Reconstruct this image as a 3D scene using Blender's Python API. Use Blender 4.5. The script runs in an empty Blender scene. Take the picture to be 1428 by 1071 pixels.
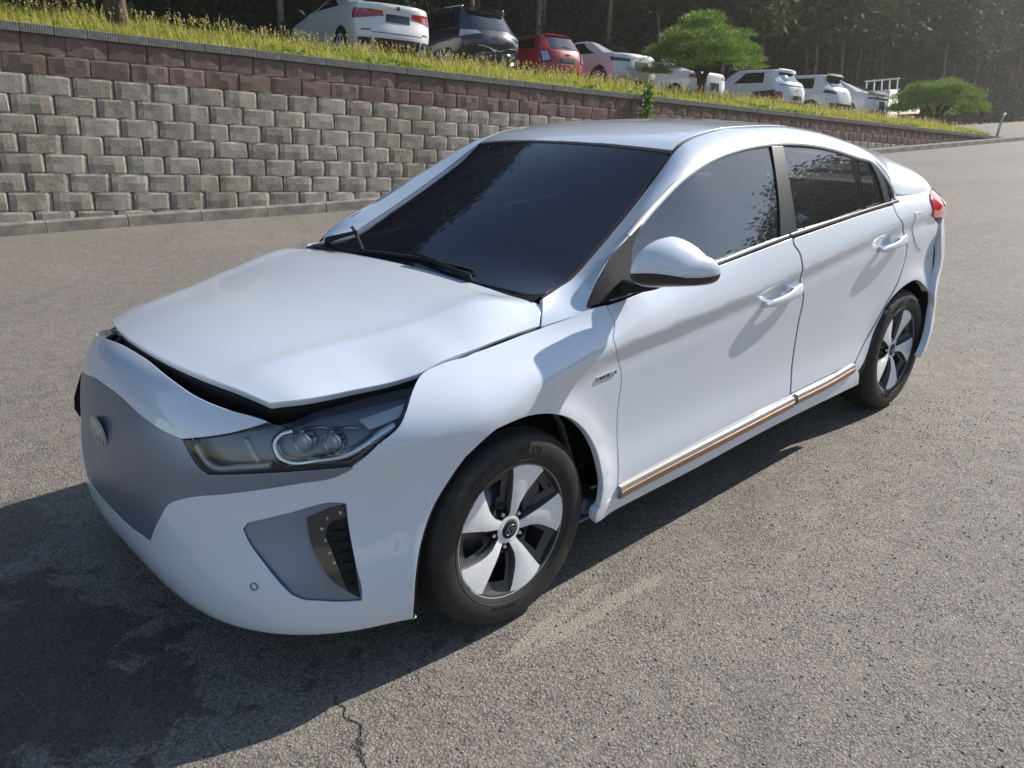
import bpy, bmesh, math, random
import numpy as np
from mathutils import Vector, Matrix
from mathutils.geometry import delaunay_2d_cdt
random.seed(7); rng=np.random.RandomState(11)
scn=bpy.context.scene
COL=scn.collection
# ---------------------------------------------------------------- camera
cam_d=bpy.data.cameras.new('camera'); cam_o=bpy.data.objects.new('camera',cam_d); COL.objects.link(cam_o)
cam_o.location=(-1.43466,-2.42821,1.52720)
cam_d.sensor_width=36.0; cam_d.lens=27.9969; cam_d.clip_start=.05; cam_d.clip_end=900
_y,_p,_r=(0.743604,-0.336215,-0.008234)
_f=Vector((math.sin(_y)*math.cos(_p),math.cos(_y)*math.cos(_p),math.sin(_p)))
_right=_f.cross(Vector((0,0,1))).normalized(); _up=_right.cross(_f)
_c,_s=math.cos(_r),math.sin(_r)
_R=_c*_right+_s*_up; _U=-_s*_right+_c*_up
cam_o.rotation_euler=Matrix((_R,_U,-_f)).transposed().to_euler()
scn.camera=cam_o; CAM0=tuple(cam_o.location)
# ---------------------------------------------------------------- sun and sky
SUN_AZ=math.radians(11); SUN_EL=math.radians(35)      # towards the car's tail and a little to its left
SUNV=Vector((math.cos(SUN_AZ)*math.cos(SUN_EL),-math.sin(SUN_AZ)*math.cos(SUN_EL),math.sin(SUN_EL)))
world=bpy.data.worlds.new('World'); scn.world=world; world.use_nodes=True
_n=world.node_tree.nodes; _n.clear()
_sky=_n.new('ShaderNodeTexSky'); _sky.sky_type='NISHITA'; _sky.sun_disc=False
_sky.sun_elevation=SUN_EL; _sky.sun_rotation=math.atan2(SUNV.x,SUNV.y)
_sky.air_density=1.3; _sky.dust_density=.35; _sky.ozone_density=3.0; _sky.altitude=120
_bg=_n.new('ShaderNodeBackground'); _bg.inputs[1].default_value=0.10
_out=_n.new('ShaderNodeOutputWorld')
world.node_tree.links.new(_sky.outputs[0],_bg.inputs[0]); world.node_tree.links.new(_bg.outputs[0],_out.inputs[0])
_l=bpy.data.lights.new('sun','SUN'); _l.energy=5.0; _l.angle=math.radians(.53); _l.color=(1.0,.93,.84)
_lo=bpy.data.objects.new('sun',_l); COL.objects.link(_lo); _lo.location=SUNV*60
_lo.rotation_euler=(-SUNV).to_track_quat('-Z','Y').to_euler()
scn.view_settings.view_transform='Standard'; scn.view_settings.look='None'
scn.view_settings.exposure=0.48; scn.view_settings.gamma=1
scn.render.engine='CYCLES'

def cs(xs, ys, x, k=None):
    """monotone-ish smooth cubic (Catmull/PCHIP) interpolation with clamped linear ends"""
    xs=np.asarray(xs,float); ys=np.asarray(ys,float); x=np.asarray(x,float)
    h=np.diff(xs); d=np.diff(ys)/h
    m=np.empty(len(xs)); m[0]=d[0]; m[-1]=d[-1]
    m[1:-1]=(d[:-1]*h[1:]+d[1:]*h[:-1])/(h[:-1]+h[1:])
    i=np.clip(np.searchsorted(xs,x)-1,0,len(xs)-2)
    t=(x-xs[i])/h[i]; 
    tc=np.clip(t,0,1)
    r=(2*tc**3-3*tc**2+1)*ys[i]+(tc**3-2*tc**2+tc)*h[i]*m[i]+(-2*tc**3+3*tc**2)*ys[i+1]+(tc**3-tc**2)*h[i]*m[i+1]
    return r+np.where(t<0,t*h[i]*m[0],0)+np.where(t>1,(t-1)*h[i]*m[-1],0)
sm=lambda a,b,x: (lambda t:t*t*(3-2*t))(np.clip((x-a)/(b-a),0,1))
# ---- lower body (height-field in side view, wrapped round the corners)
def Wb(x): return cs([-.9,-.4,0,.45,1.,1.6,2.2,2.7,3.1,3.6],[.885,.897,.908,.903,.906,.909,.909,.908,.893,.86],x)
def zcr(x): return cs([-.9,-.5,-.3,0,.3,.43,.81,1.2,1.53,1.92,2.34,2.8,3.6],[.62,.66,.68,.74,.80,.815,.841,.868,.905,.946,.990,1.02,1.02],x)
def zbl(x): return cs([-.9,-.6,-.3,0,.2,.41,1.0,1.5,1.85,2.46,3.0,3.6],[.83,.835,.84,.872,.90,.943,.986,1.03,1.051,1.084,1.10,1.10],x)
def inset(x,z):
    zc=zcr(x); zb=zbl(x)
    lo=cs([.10,.16,.20,.26,.34,.48,.64,.78,.90,1.2],[.09,.048,.026,.012,.010,.024,.024,.017,.008,.0],z+(.0))
    lo=lo*sm(zc+.02,zc-.10,z)+ .0
    f=sm(.15,.5,x)
    A=.135*(1-f)+.052*f; A=A+.02*sm(2.5,3.2,x)
    p=2.1*(1-f)+1.25*f
    t=np.clip((z-zc)/(zb-zc),0,2.5)
    up=A*(t+1e-9)**p
    lo=lo+ (0.0075*np.exp(-((z-zc+.05)/.035)**2))*sm(.1,.5,x)*sm(3.2,2.7,x)
    return lo+up
def flare(x,z):
    r=0
    for cx in (0.0,2.70):
        d=np.hypot(x-cx,(z-.316)*1.0)
        r=r+.014*np.exp(-(np.clip(d-.37,0,9)/.055)**2)*sm(.05,.25,z)
    return r
def XN(z): return cs([.16,.20,.28,.40,.55,.65,.72,.78,.82,.85,.88,.92],[-.79,-.822,-.854,-.866,-.863,-.850,-.830,-.800,-.765,-.715,-.62,-.48],z)
def DN(z): return cs([.16,.3,.5,.7,.85,1.0],[.50,.60,.72,.74,.62,.5],z)
def PN(z): return cs([.16,.3,.5,.7,.85,1.],[3.9,3.3,2.8,2.6,2.9,3.0],z)
def QN(z): return cs([.16,.3,.6,.9],[1.8,1.8,1.85,1.9],z)
def XR(z): return cs([.16,.3,.5,.7,.85,1.0,1.10,1.2],[3.40,3.50,3.60,3.63,3.60,3.51,3.46,3.42],z)
def wrap(u,z):
    """u 0..1: 0 nose centre, .38 front corner done, .70 rear corner starts, 1 tail centre. left side (y<0)"""
    u=np.asarray(u,float); z=np.asarray(z,float); u,z=np.broadcast_arrays(u,z)
    ua,ub=.38,.72
    D=DN(z);p=PN(z);q=QN(z);xn=XN(z)
    sf=np.sin(np.clip(u/ua,0,1)*np.pi/2)
    xf=xn+D*(1-(1-np.clip(sf,0,1-1e-9)**p)**(1/q))
    Dr=.62;pr=3.4;qr=1.8;xr=XR(z)
    sr=np.sin(np.clip((1-u)/(1-ub),0,1)*np.pi/2)
    xb=xr-Dr*(1-(1-np.clip(sr,0,1-1e-9)**pr)**(1/qr))
    t=np.clip((u-ua)/(ub-ua),0,1)
    xm=(xn+D)*(1-t)+(xr-Dr)*t
    x=np.where(u<ua,xf,np.where(u>ub,xb,xm))
    w=Wb(x)-inset(x,z)+flare(x,z)
    y=-w*np.where(u<ua,sf,np.where(u>ub,sr,1))
    return np.stack([x,y,z],-1)
def G(x,z):
    """side glass / door frame surface (left)"""
    x=np.asarray(x,float); z=np.asarray(z,float); x,z=np.broadcast_arrays(x,z)
    zb=zbl(x); yb=Wb(x)-inset(x,zb)+flare(x,zb)
    d=z-zb
    return np.stack([x,-(yb-(.45+.30*sm(1.1,.4,x))*d-.30*d*d*np.sign(d)),z],-1)

TR={"arch_edge":[[[0.3498,0.628],[0.3419,0.5873],[0.3303,0.5057],[0.327,0.4061],[0.3348,0.2998],[0.3474,0.1752]]],"seam_b":[[[0.2798,0.7107],[0.2983,0.6911],[0.3201,0.6648],[0.3498,0.628]]],"bumper_top":[[[0.0,0.8462],[0.0386,0.8447],[0.1024,0.8285],[0.1466,0.8062],[0.1733,0.7919],[0.1937,0.7814],[0.2038,0.7732]],[[0.2038,0.7732],[0.1715,0.7441],[0.1237,0.7102]],[[0.1237,0.7102],[0.1095,0.7148],[0.0781,0.7323],[0.0331,0.7547],[0.0,0.7567]]],"grille":[[[0.0,0.7567],[0.0331,0.7547],[0.0781,0.7323],[0.1095,0.7148],[0.1237,0.7102]],[[0.1237,0.7102],[0.1304,0.6813],[0.1434,0.6413],[0.1509,0.6311]],[[0.1509,0.6311],[0.1964,0.6479],[0.2356,0.656],[0.2597,0.6571]],[[0.2597,0.6571],[0.2601,0.6509]],[[0.2601,0.6509],[0.2513,0.6336],[0.2232,0.6176],[0.1731,0.5857],[0.1281,0.5472],[0.1138,0.5224],[0.1024,0.4742],[0.081,0.3791]],[[0.081,0.3791],[0.0405,0.3751],[0.0,0.3731]]],"front_bumper":[[[0.0,0.3731],[0.0405,0.3751],[0.081,0.3791]],[[0.081,0.3791],[0.1024,0.4742],[0.1138,0.5224],[0.1281,0.5472],[0.1731,0.5857],[0.2232,0.6176],[0.2513,0.6336],[0.2601,0.6509]],[[0.2601,0.6509],[0.2597,0.6571]],[[0.2597,0.6571],[0.2798,0.7107]],[[0.2798,0.7107],[0.2983,0.6911],[0.3201,0.6648],[0.3498,0.628]],[[0.3498,0.628],[0.3419,0.5873],[0.3303,0.5057],[0.327,0.4061],[0.3348,0.2998],[0.3474,0.1752]],[[0.3474,0.19],[0.33,0.1926],[0.2779,0.1944],[0.2084,0.1968],[0.139,0.1992],[0.0695,0.2016],[0.0,0.204]]],"headlight":[[[0.1237,0.7102],[0.1715,0.7441],[0.2038,0.7732]],[[0.2038,0.7732],[0.2069,0.7718],[0.2464,0.7972],[0.2858,0.815],[0.3282,0.8266]],[[0.3282,0.8266],[0.3147,0.789],[0.2995,0.7474],[0.2798,0.7107],[0.2597,0.6571]],[[0.2597,0.6571],[0.2356,0.656],[0.1964,0.6479],[0.1509,0.6311]],[[0.1509,0.6311],[0.1434,0.6413],[0.1304,0.6813],[0.1237,0.7102]]],"fog":[[[0.1895,0.509],[0.2177,0.5347],[0.2568,0.5567],[0.2624,0.5517]],[[0.2624,0.5517],[0.2693,0.4712],[0.2787,0.3889],[0.2907,0.3039],[0.2914,0.2899]],[[0.2914,0.2899],[0.2771,0.294],[0.257,0.303],[0.2397,0.3123],[0.2313,0.3245]],[[0.2313,0.3245],[0.2197,0.3562],[0.2028,0.414],[0.1896,0.4687],[0.1861,0.4919]],[[0.1861,0.4919],[0.1895,0.509]]],"drl":[[[0.2339,0.5159],[0.2374,0.5197],[0.2491,0.5348],[0.2615,0.5441]],[[0.2615,0.5441],[0.2647,0.5096]],[[0.2647,0.5096],[0.2536,0.4964],[0.2513,0.4835],[0.2591,0.4208],[0.2769,0.323]],[[0.2769,0.323],[0.2638,0.3474],[0.2516,0.3871],[0.2392,0.4569],[0.2339,0.5159]]],"vent":[[[0.2652,0.5094],[0.2539,0.4957],[0.2515,0.4834],[0.2591,0.4208],[0.277,0.322]],[[0.277,0.322],[0.29,0.2966]],[[0.29,0.2966],[0.2778,0.3893],[0.2685,0.4716],[0.2644,0.5107]]],"fender":[[[0.2798,0.7107],[0.2983,0.6911],[0.3201,0.6648],[0.3498,0.628]],[[0.3498,0.628],[0.3625,0.6627],[0.382,0.6917],[0.3915,0.6947],[0.4026,0.6754],[0.4131,0.6376],[0.423,0.5776],[0.4324,0.4982],[0.439,0.4216],[0.446,0.3116],[0.4467,0.2806]],[[0.4467,0.2806],[0.4566,0.3006]],[[0.4566,0.3006],[0.4501,0.416],[0.4424,0.5822],[0.4395,0.7853],[0.4332,0.8674],[0.4152,0.9391]],[[0.4152,0.9391],[0.409,0.9312],[0.4008,0.895],[0.3952,0.8868],[0.3802,0.8677],[0.3498,0.8561],[0.3333,0.8396],[0.3282,0.8266]],[[0.3282,0.8266],[0.3147,0.789],[0.2995,0.7474],[0.2798,0.7107]]],"front_door":[[[0.4152,0.9391],[0.425,0.9508],[0.4775,0.9855],[0.5361,1.03]],[[0.5361,1.03],[0.5374,1.0125],[0.5467,0.9673],[0.5532,0.9155],[0.5664,0.8039],[0.5648,0.6692],[0.5688,0.4782],[0.5741,0.3598]],[[0.5741,0.3598],[0.507,0.3452],[0.4555,0.3234]],[[0.4555,0.3234],[0.4424,0.5822],[0.4395,0.7853],[0.4332,0.8674],[0.4152,0.9391]]],"rear_door":[[[0.5361,1.03],[0.5776,1.0513],[0.6171,1.0695],[0.6584,1.0831]],[[0.6584,1.0831],[0.6578,1.0342],[0.6639,0.985],[0.6751,0.8495],[0.6707,0.7286],[0.6571,0.6075],[0.6476,0.4899],[0.6383,0.366]],[[0.6383,0.366],[0.6066,0.3646],[0.5745,0.3591]],[[0.5741,0.3598],[0.5688,0.4782],[0.5648,0.6692],[0.5664,0.8039],[0.5532,0.9155],[0.5467,0.9673],[0.5374,1.0125],[0.5361,1.03]]],"quarter":[[[0.6383,0.366],[0.6476,0.4899],[0.6571,0.6075],[0.6707,0.7286],[0.6751,0.8495],[0.6639,0.985],[0.6578,1.0342],[0.6584,1.0831]],[[0.6584,1.0831],[0.6624,1.1131],[0.68,1.1144],[0.7,1.1063],[0.7588,1.1127]],[[0.7588,1.1047],[0.7128,1.0498],[0.7088,0.9993],[0.7145,0.9797]],[[0.7145,0.9797],[0.7207,0.9209],[0.7213,0.8146],[0.7214,0.6944],[0.7169,0.5815]],[[0.7169,0.5815],[0.7061,0.6343],[0.6881,0.6842],[0.6741,0.6726],[0.6621,0.6352],[0.652,0.5284],[0.6489,0.3552]],[[0.6489,0.3552],[0.6465,0.3261],[0.6383,0.366]]],"rocker":[[[0.4555,0.3234],[0.507,0.3452],[0.5745,0.3591],[0.6066,0.3646],[0.6383,0.366]],[[0.6383,0.366],[0.6463,0.3202],[0.6544,0.247]],[[0.6544,0.247],[0.6328,0.249],[0.5659,0.2512],[0.5062,0.2328],[0.4488,0.225]],[[0.4488,0.225],[0.4467,0.2806],[0.4567,0.2979],[0.4555,0.3234]]],"fuel_door":[[[0.6806,1.0296],[0.6794,0.9579],[0.6886,0.8522],[0.6948,0.8263]],[[0.6948,0.8263],[0.7019,0.8932],[0.696,1.009],[0.6895,1.0305]],[[0.6895,1.0305],[0.6806,1.0296]]],"gl_front":[[[0.5601,0.9746],[0.6156,1.0748],[0.7268,1.1483]],[[0.7268,1.1483],[0.8381,1.205],[0.9866,1.2741],[1.1548,1.3193],[1.3725,1.353],[1.5952,1.3648]],[[1.5952,1.3648],[1.5524,1.2721],[1.4889,1.1455],[1.4313,1.0396]],[[1.4313,1.0396],[1.0274,1.0049],[0.7288,0.9832],[0.5601,0.9746]]],"gl_rear":[[[1.7017,1.361],[1.9391,1.3439],[2.1056,1.3199],[2.2249,1.295]],[[2.2249,1.295],[2.1968,1.2102],[2.1488,1.0868]],[[2.1488,1.0868],[1.8568,1.0659],[1.5734,1.0523]],[[1.5734,1.0523],[1.6217,1.1949],[1.7017,1.361]]],"gl_rear_small":[[[2.2592,1.2843],[2.3348,1.2672]],[[2.3348,1.2672],[2.3554,1.2009],[2.343,1.1021]],[[2.343,1.1021],[2.1762,1.0876]],[[2.1762,1.0876],[2.2266,1.2024],[2.2592,1.2843]]],"gl_quarter":[[[2.4148,1.2549],[2.4517,1.2224],[2.4715,1.1655],[2.465,1.1068]],[[2.465,1.1068],[2.4142,1.103]],[[2.4142,1.103],[2.4254,1.1905],[2.4148,1.2549]]],"b_pillar":[[[1.6101,1.3643],[1.6913,1.3614]],[[1.6913,1.3614],[1.6166,1.1952],[1.5639,1.0505]],[[1.5639,1.0505],[1.4415,1.0399]],[[1.4415,1.0399],[1.4985,1.1447],[1.5622,1.2716],[1.6101,1.3643]]],"c_pillar":[[[2.3473,1.2698],[2.4065,1.2575]],[[2.4065,1.2575],[2.4161,1.1879],[2.4073,1.1035]],[[2.4073,1.1035],[2.3552,1.1012]],[[2.3552,1.1012],[2.3655,1.2003],[2.3473,1.2698]]],"R2":[[[0.3548,0.9312],[0.4051,0.9876],[0.4903,1.0496],[0.6516,1.1236],[0.846,1.2195],[1.0152,1.2928],[1.1676,1.3347],[1.3887,1.372],[1.6159,1.3886],[1.8466,1.3816],[2.0776,1.3507],[2.2524,1.3109],[2.411,1.2668],[2.4771,1.2001],[2.506,1.1217]]],"band":[[[0.6456,1.1154],[0.8433,1.2104],[1.0125,1.2833],[1.1633,1.3261],[1.3805,1.3618],[1.6043,1.3754],[1.8353,1.3691],[2.0671,1.3392],[2.2418,1.2991],[2.3895,1.2584],[2.4498,1.1938],[2.4808,1.1235],[2.4649,1.096]]],"tri":[[[0.7238,1.1485],[0.6456,1.1154],[0.4861,1.0438],[0.4051,0.9836],[0.3598,0.9368]],[[0.3598,0.9368],[0.4299,0.9489],[0.5572,0.9707]],[[0.5572,0.9707],[0.6142,1.0642],[0.7238,1.1485]]],"beltline":[[[0.4148,0.9411],[0.4245,0.9528],[0.4771,0.9878],[0.5348,1.0285],[0.5776,1.05],[0.6171,1.0695],[0.6613,1.0877]]],"gap_b":[[[0.5374,1.0125],[0.5467,0.9673],[0.5532,0.9155],[0.5664,0.8039],[0.5648,0.6692],[0.5688,0.4782],[0.5741,0.3598]]],"gap_c":[[[0.6584,1.0831],[0.6578,1.0342],[0.6639,0.985],[0.6751,0.8495],[0.6707,0.7286],[0.6571,0.6075],[0.6476,0.4899],[0.6383,0.366]]],"mould_f":[[[0.457,0.3037],[0.4995,0.3153],[0.5773,0.3352]]],"mould_r":[[[0.5795,0.3406],[0.6083,0.3439],[0.6357,0.3584]]],"crease":[[[0.4408,0.8112],[0.4814,0.8402],[0.5221,0.8659],[0.553,0.9057],[0.596,0.947],[0.648,0.9974]]],"rbump":[[[0.7145,0.9797],[0.7207,0.9209],[0.7213,0.8146],[0.7214,0.6944],[0.7169,0.5815]],[[0.7169,0.5815],[0.7629,0.457],[0.755,0.3601],[0.7325,0.3086]]],"taillight":[[[0.7588,1.1047],[0.7128,1.0498],[0.7088,0.9993]],[[0.7088,0.9993],[0.7145,0.9797],[0.7213,0.9863]]],"handle_f":[[[0.5328,0.8016],[0.5613,0.8259]]],"handle_r":[[[0.6367,0.8943],[0.6658,0.9183]]],"badge":[[[0.4287,0.7218],[0.4387,0.7264]]],"sensor":[[[0.1994,0.3427]]],"emblem":[[[-0.0032,0.6276]]]}
HL={"proj":[[[0.2273,0.7327],[0.2499,0.7298]]],"chrome":[[[0.2189,0.7546],[0.2079,0.7428],[0.201,0.7169],[0.2036,0.6855],[0.2109,0.6713],[0.2327,0.6719],[0.2521,0.6792],[0.2668,0.7025],[0.2862,0.7386],[0.2981,0.7548]]],"refl":[[[0.2738,0.7739],[0.3151,0.7981]],[[0.3151,0.7981],[0.3089,0.7754]],[[0.3089,0.7754],[0.2779,0.75]],[[0.2779,0.75],[0.2738,0.7739]]],"drlbar":[[[0.1331,0.6972],[0.1429,0.66],[0.151,0.6468],[0.1738,0.6549],[0.1982,0.6651]]],"inner":[[[0.1749,0.7297],[0.1822,0.6826],[0.1861,0.6651]]],"leds":[[[0.2597,0.5238],[0.2495,0.5159],[0.2471,0.4865],[0.2513,0.4539],[0.2559,0.4254],[0.2612,0.3967]]]}

# ================================================================ helpers
def nm(v):
    v=np.asarray(v,float); return v/np.maximum(np.linalg.norm(v,axis=-1,keepdims=True),1e-12)
def obj(name,data,parent=None,**props):
    o=bpy.data.objects.new(name,data); COL.objects.link(o)
    if parent is not None: o.parent=parent
    for k,v in props.items(): o[k]=v
    return o
def mk(name,V,F,mat,parent=None,smooth=True,normals=None,**props):
    me=bpy.data.meshes.new(name); me.from_pydata([tuple(map(float,v)) for v in V],[],[tuple(int(i) for i in f) for f in F])
    if isinstance(mat,(list,tuple)):
        for m in mat: me.materials.append(m)
    elif mat: me.materials.append(mat)
    if smooth: me.polygons.foreach_set('use_smooth',[True]*len(me.polygons))
    me.update()
    if normals is not None:
        me.normals_split_custom_set_from_vertices([tuple(map(float,n)) for n in normals])
    return obj(name,me,parent,**props)
def thing(name,label,cat,loc=(0,0,0),group=None,rz=0):
    o=obj(name,None); o.location=loc; o.rotation_euler=(0,0,rz); o['label']=label; o['category']=cat
    if group:o['group']=group
    return o
class MB:
    """collects shapes into one mesh"""
    def __init__(s): s.V=[];s.F=[];s.M=[]
    def add(s,V,F,m=0):
        n=len(s.V); s.V+= [tuple(map(float,v)) for v in V]; s.F+=[tuple(int(i)+n for i in f) for f in F]; s.M+=[m]*len(F); return s
    def box(s,c,d,rot=None,m=0):
        x,y,z=np.array(d)/2.
        V=np.array([(-x,-y,-z),(x,-y,-z),(x,y,-z),(-x,y,-z),(-x,-y,z),(x,-y,z),(x,y,z),(-x,y,z)])
        if rot is not None: V=V@np.array(rot).T
        return s.add(V+np.array(c),[(0,3,2,1),(4,5,6,7),(0,1,5,4),(1,2,6,5),(2,3,7,6),(3,0,4,7)],m)
    def tube(s,P,r,n=8,m=0,cap=True,flat=None):
        P=np.array(P,float); r=np.broadcast_to(r,(len(P),)); T=nm(np.gradient(P,axis=0))
        up=np.array([0,0,1.]) if abs(T[0][2])<.9 else np.array([1.,0,0]); V=[];F=[]
        for i in range(len(P)):
            a=nm(np.cross(T[i],up)); b=np.cross(a,T[i]); up=b
            for k in range(n):
                th=2*np.pi*k/n; V.append(P[i]+a*np.cos(th)*r[i]+b*np.sin(th)*r[i]*(flat or 1))
        for i in range(len(P)-1):
            for k in range(n): F.append((i*n+k,i*n+(k+1)%n,(i+1)*n+(k+1)%n,(i+1)*n+k))
        if cap: F.append(tuple(range(n))[::-1]); F.append(tuple((len(P)-1)*n+k for k in range(n)))
        return s.add(V,F,m)
    def build(s,name,mat,parent=None,smooth=False,**props):
        me=bpy.data.meshes.new(name); me.from_pydata(s.V,[],s.F)
        for mm in (mat if isinstance(mat,(list,tuple)) else [mat]): me.materials.append(mm)
        if any(s.M): me.polygons.foreach_set('material_index',s.M)
        if smooth: me.polygons.foreach_set('use_smooth',[True]*len(me.polygons))
        me.update(); return obj(name,me,parent,**props)
def lathe(prof,n,axis='y',c=(0,0,0),m=None):
    """profile list of (radius, along) revolved about the y axis"""
    V=[];F=[];k=len(prof)
    for i in range(n):
        a=2*np.pi*i/n
        for r,y in prof: V.append((c[0]+r*np.sin(a),c[1]+y,c[2]+r*np.cos(a)))
    for i in range(n):
        j=(i+1)%n
        for q in range(k-1): F.append((i*k+q,i*k+q+1,j*k+q+1,j*k+q))
    return V,F
# ---------------------------------------------------------------- materials
def mat(name,col=(.5,.5,.5),rough=.5,metal=0,coat=0,ior=1.5,spec=.5,emit=None,noise=None,bump=None,sheen=0,trans=0):
    m=bpy.data.materials.new(name); m.use_nodes=True; nt=m.node_tree; b=nt.nodes['Principled BSDF']
    b.inputs['Base Color'].default_value=(*col,1); b.inputs['Roughness'].default_value=rough; b.inputs['Metallic'].default_value=metal
    b.inputs['Coat Weight'].default_value=coat; b.inputs['Coat Roughness'].default_value=.03; b.inputs['IOR'].default_value=ior
    b.inputs['Specular IOR Level'].default_value=spec; b.inputs['Transmission Weight'].default_value=trans
    tc=nt.nodes.new('ShaderNodeTexCoord')
    if noise:      # (scale, amount, detail) colour mottling
        t=nt.nodes.new('ShaderNodeTexNoise'); t.inputs['Scale'].default_value=noise[0]; t.inputs['Detail'].default_value=noise[2] if len(noise)>2 else 6
        nt.links.new(tc.outputs['Object'],t.inputs['Vector'])
        mx=nt.nodes.new('ShaderNodeMix'); mx.data_type='RGBA'
        a=noise[1]; mx.inputs[6].default_value=(*[c*(1-a) for c in col],1); mx.inputs[7].default_value=(*[min(1,c*(1+a)) for c in col],1)
        mr=nt.nodes.new('ShaderNodeMapRange'); mr.inputs[1].default_value=.3; mr.inputs[2].default_value=.7
        nt.links.new(t.outputs[0],mr.inputs[0]); nt.links.new(mr.outputs[0],mx.inputs[0]); nt.links.new(mx.outputs[2],b.inputs['Base Color'])
    if bump:       # (scale, strength, distance)
        t=nt.nodes.new('ShaderNodeTexNoise'); t.inputs['Scale'].default_value=bump[0]; t.inputs['Detail'].default_value=5
        nt.links.new(tc.outputs['Object'],t.inputs['Vector'])
        bp=nt.nodes.new('ShaderNodeBump'); bp.inputs['Strength'].default_value=bump[1]; bp.inputs['Distance'].default_value=bump[2]
        nt.links.new(t.outputs[0],bp.inputs['Height']); nt.links.new(bp.outputs[0],b.inputs['Normal'])
    return m
def glassmat(name,tint,ior,clear,rough=.0):
    """tinted film glass: fresnel reflection over a dark see-through tint"""
    m=bpy.data.materials.new(name); m.use_nodes=True; nt=m.node_tree; nt.nodes.clear()
    o=nt.nodes.new('ShaderNodeOutputMaterial'); mix=nt.nodes.new('ShaderNodeMixShader'); f=nt.nodes.new('ShaderNodeFresnel'); f.inputs[0].default_value=ior
    g=nt.nodes.new('ShaderNodeBsdfGlossy'); g.inputs['Roughness'].default_value=rough
    t=nt.nodes.new('ShaderNodeBsdfTransparent'); t.inputs[0].default_value=(*[c*clear for c in (1,1,1)],1)
    d=nt.nodes.new('ShaderNodeBsdfDiffuse'); d.inputs[0].default_value=(*tint,1)
    m2=nt.nodes.new('ShaderNodeAddShader'); L=nt.links.new
    L(t.outputs[0],m2.inputs[0]);L(d.outputs[0],m2.inputs[1])
    L(f.outputs[0],mix.inputs[0]);L(m2.outputs[0],mix.inputs[1]);L(g.outputs[0],mix.inputs[2]);L(mix.outputs[0],o.inputs[0]); return m
# ---------------------------------------------------------------- trimmed panels on analytic surfaces
def curve(seg,n=None,ds=.012,sc=(1,1)):
    """smooth curve through points (centripetal-ish Catmull via arc length)"""
    P=np.array(seg,float)
    if len(P)==1: return P
    d=np.linalg.norm(np.diff(P,axis=0)*np.array(sc)[:P.shape[1]] if P.shape[1]==2 else np.diff(P,axis=0),axis=1); t=np.r_[0,np.cumsum(np.maximum(d,1e-6))]
    if n is None: n=max(2,int(math.ceil(t[-1]/ds))+1)
    q=np.linspace(0,t[-1],n)
    if len(P)==2: return P[0]+(P[1]-P[0])*(q/t[-1])[:,None]
    return np.stack([cs(t,P[:,k],q) for k in range(P.shape[1])],1)
def outline(segs,ds=.012,sc=(1,1)):
    out=[]
    for s in segs:
        if len(s)<2: continue
        c=curve(s,ds=ds,sc=sc); out+=list(c[:-1]) if len(c)>1 else list(c)
    if np.linalg.norm((np.array(segs[-1][-1])-np.array(segs[0][0]))*sc)>ds*.5:
        out+=list(curve([segs[-1][-1],segs[0][0]],ds=ds,sc=sc)[:-1])
    P=np.array(out); keep=[0]
    for i in range(1,len(P)):
        if np.linalg.norm((P[i]-P[keep[-1]])*sc)>ds*.25: keep.append(i)
    P=P[keep]
    if np.linalg.norm((P[0]-P[-1])*sc)<ds*.25: P=P[:-1]
    return P
def jac(f,A,B,h=1e-4):
    return (f(A+h,B)-f(A-h,B))/(2*h),(f(A,B+h)-f(A,B-h))/(2*h)
def nrm(f,A,B,h=1e-4,orient=1):
    a,b=jac(f,A,B,h); return nm(np.cross(a,b))*orient
def inpoly(p,poly):
    x,y=p[:,0],p[:,1]; r=np.zeros(len(p),bool); n=len(poly)
    for i in range(n):
        x0,y0=poly[i];x1,y1=poly[i-1]
        c=((y0>y)!=(y1>y))&(x<(x1-x0)*(y-y0)/((y1-y0) if y1!=y0 else 1e-12)+x0); r^=c
    return r
def polydist(p,poly):
    a=poly; b=np.roll(poly,-1,axis=0); d=np.full(len(p),1e9)
    for i in range(len(a)):
        ab=b[i]-a[i]; L=ab@ab+1e-15; t=np.clip(((p-a[i])@ab)/L,0,1); d=np.minimum(d,np.linalg.norm(p-(a[i]+t[:,None]*ab),axis=1))
    return d
def shrink(f,poly,d,pin=None):
    """move an outline inwards by d metres measured on the surface"""
    A,B=poly[:,0],poly[:,1]; ja,jb=jac(f,A,B); P=f(A,B); n=nm(np.cross(ja,jb))
    def off(i0,i1):
        return nm(P[i1]-P[i0])
    N=len(poly); i=np.arange(N); e0=nm(P[i]-P[i-1]); e1=nm(P[(i+1)%N]-P[i])
    area=np.sum(A*np.roll(B,-1)-np.roll(A,-1)*B); s=1 if area>0 else -1
    i0=np.cross(n,e0)*s; i1=np.cross(n,e1)*s; m=nm(i0+i1); k=1/np.maximum(.45,(m*i0).sum(1)); D=m*(d*k)[:,None]
    # to parameter space
    aa=(ja*ja).sum(1);bb=(jb*jb).sum(1);ab=(ja*jb).sum(1);da=(ja*D).sum(1);db=(jb*D).sum(1);det=aa*bb-ab*ab+1e-12
    q=np.stack([(da*bb-db*ab)/det,(db*aa-da*ab)/det],1)
    if pin is not None: q[pin]=0
    return poly+q
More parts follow.
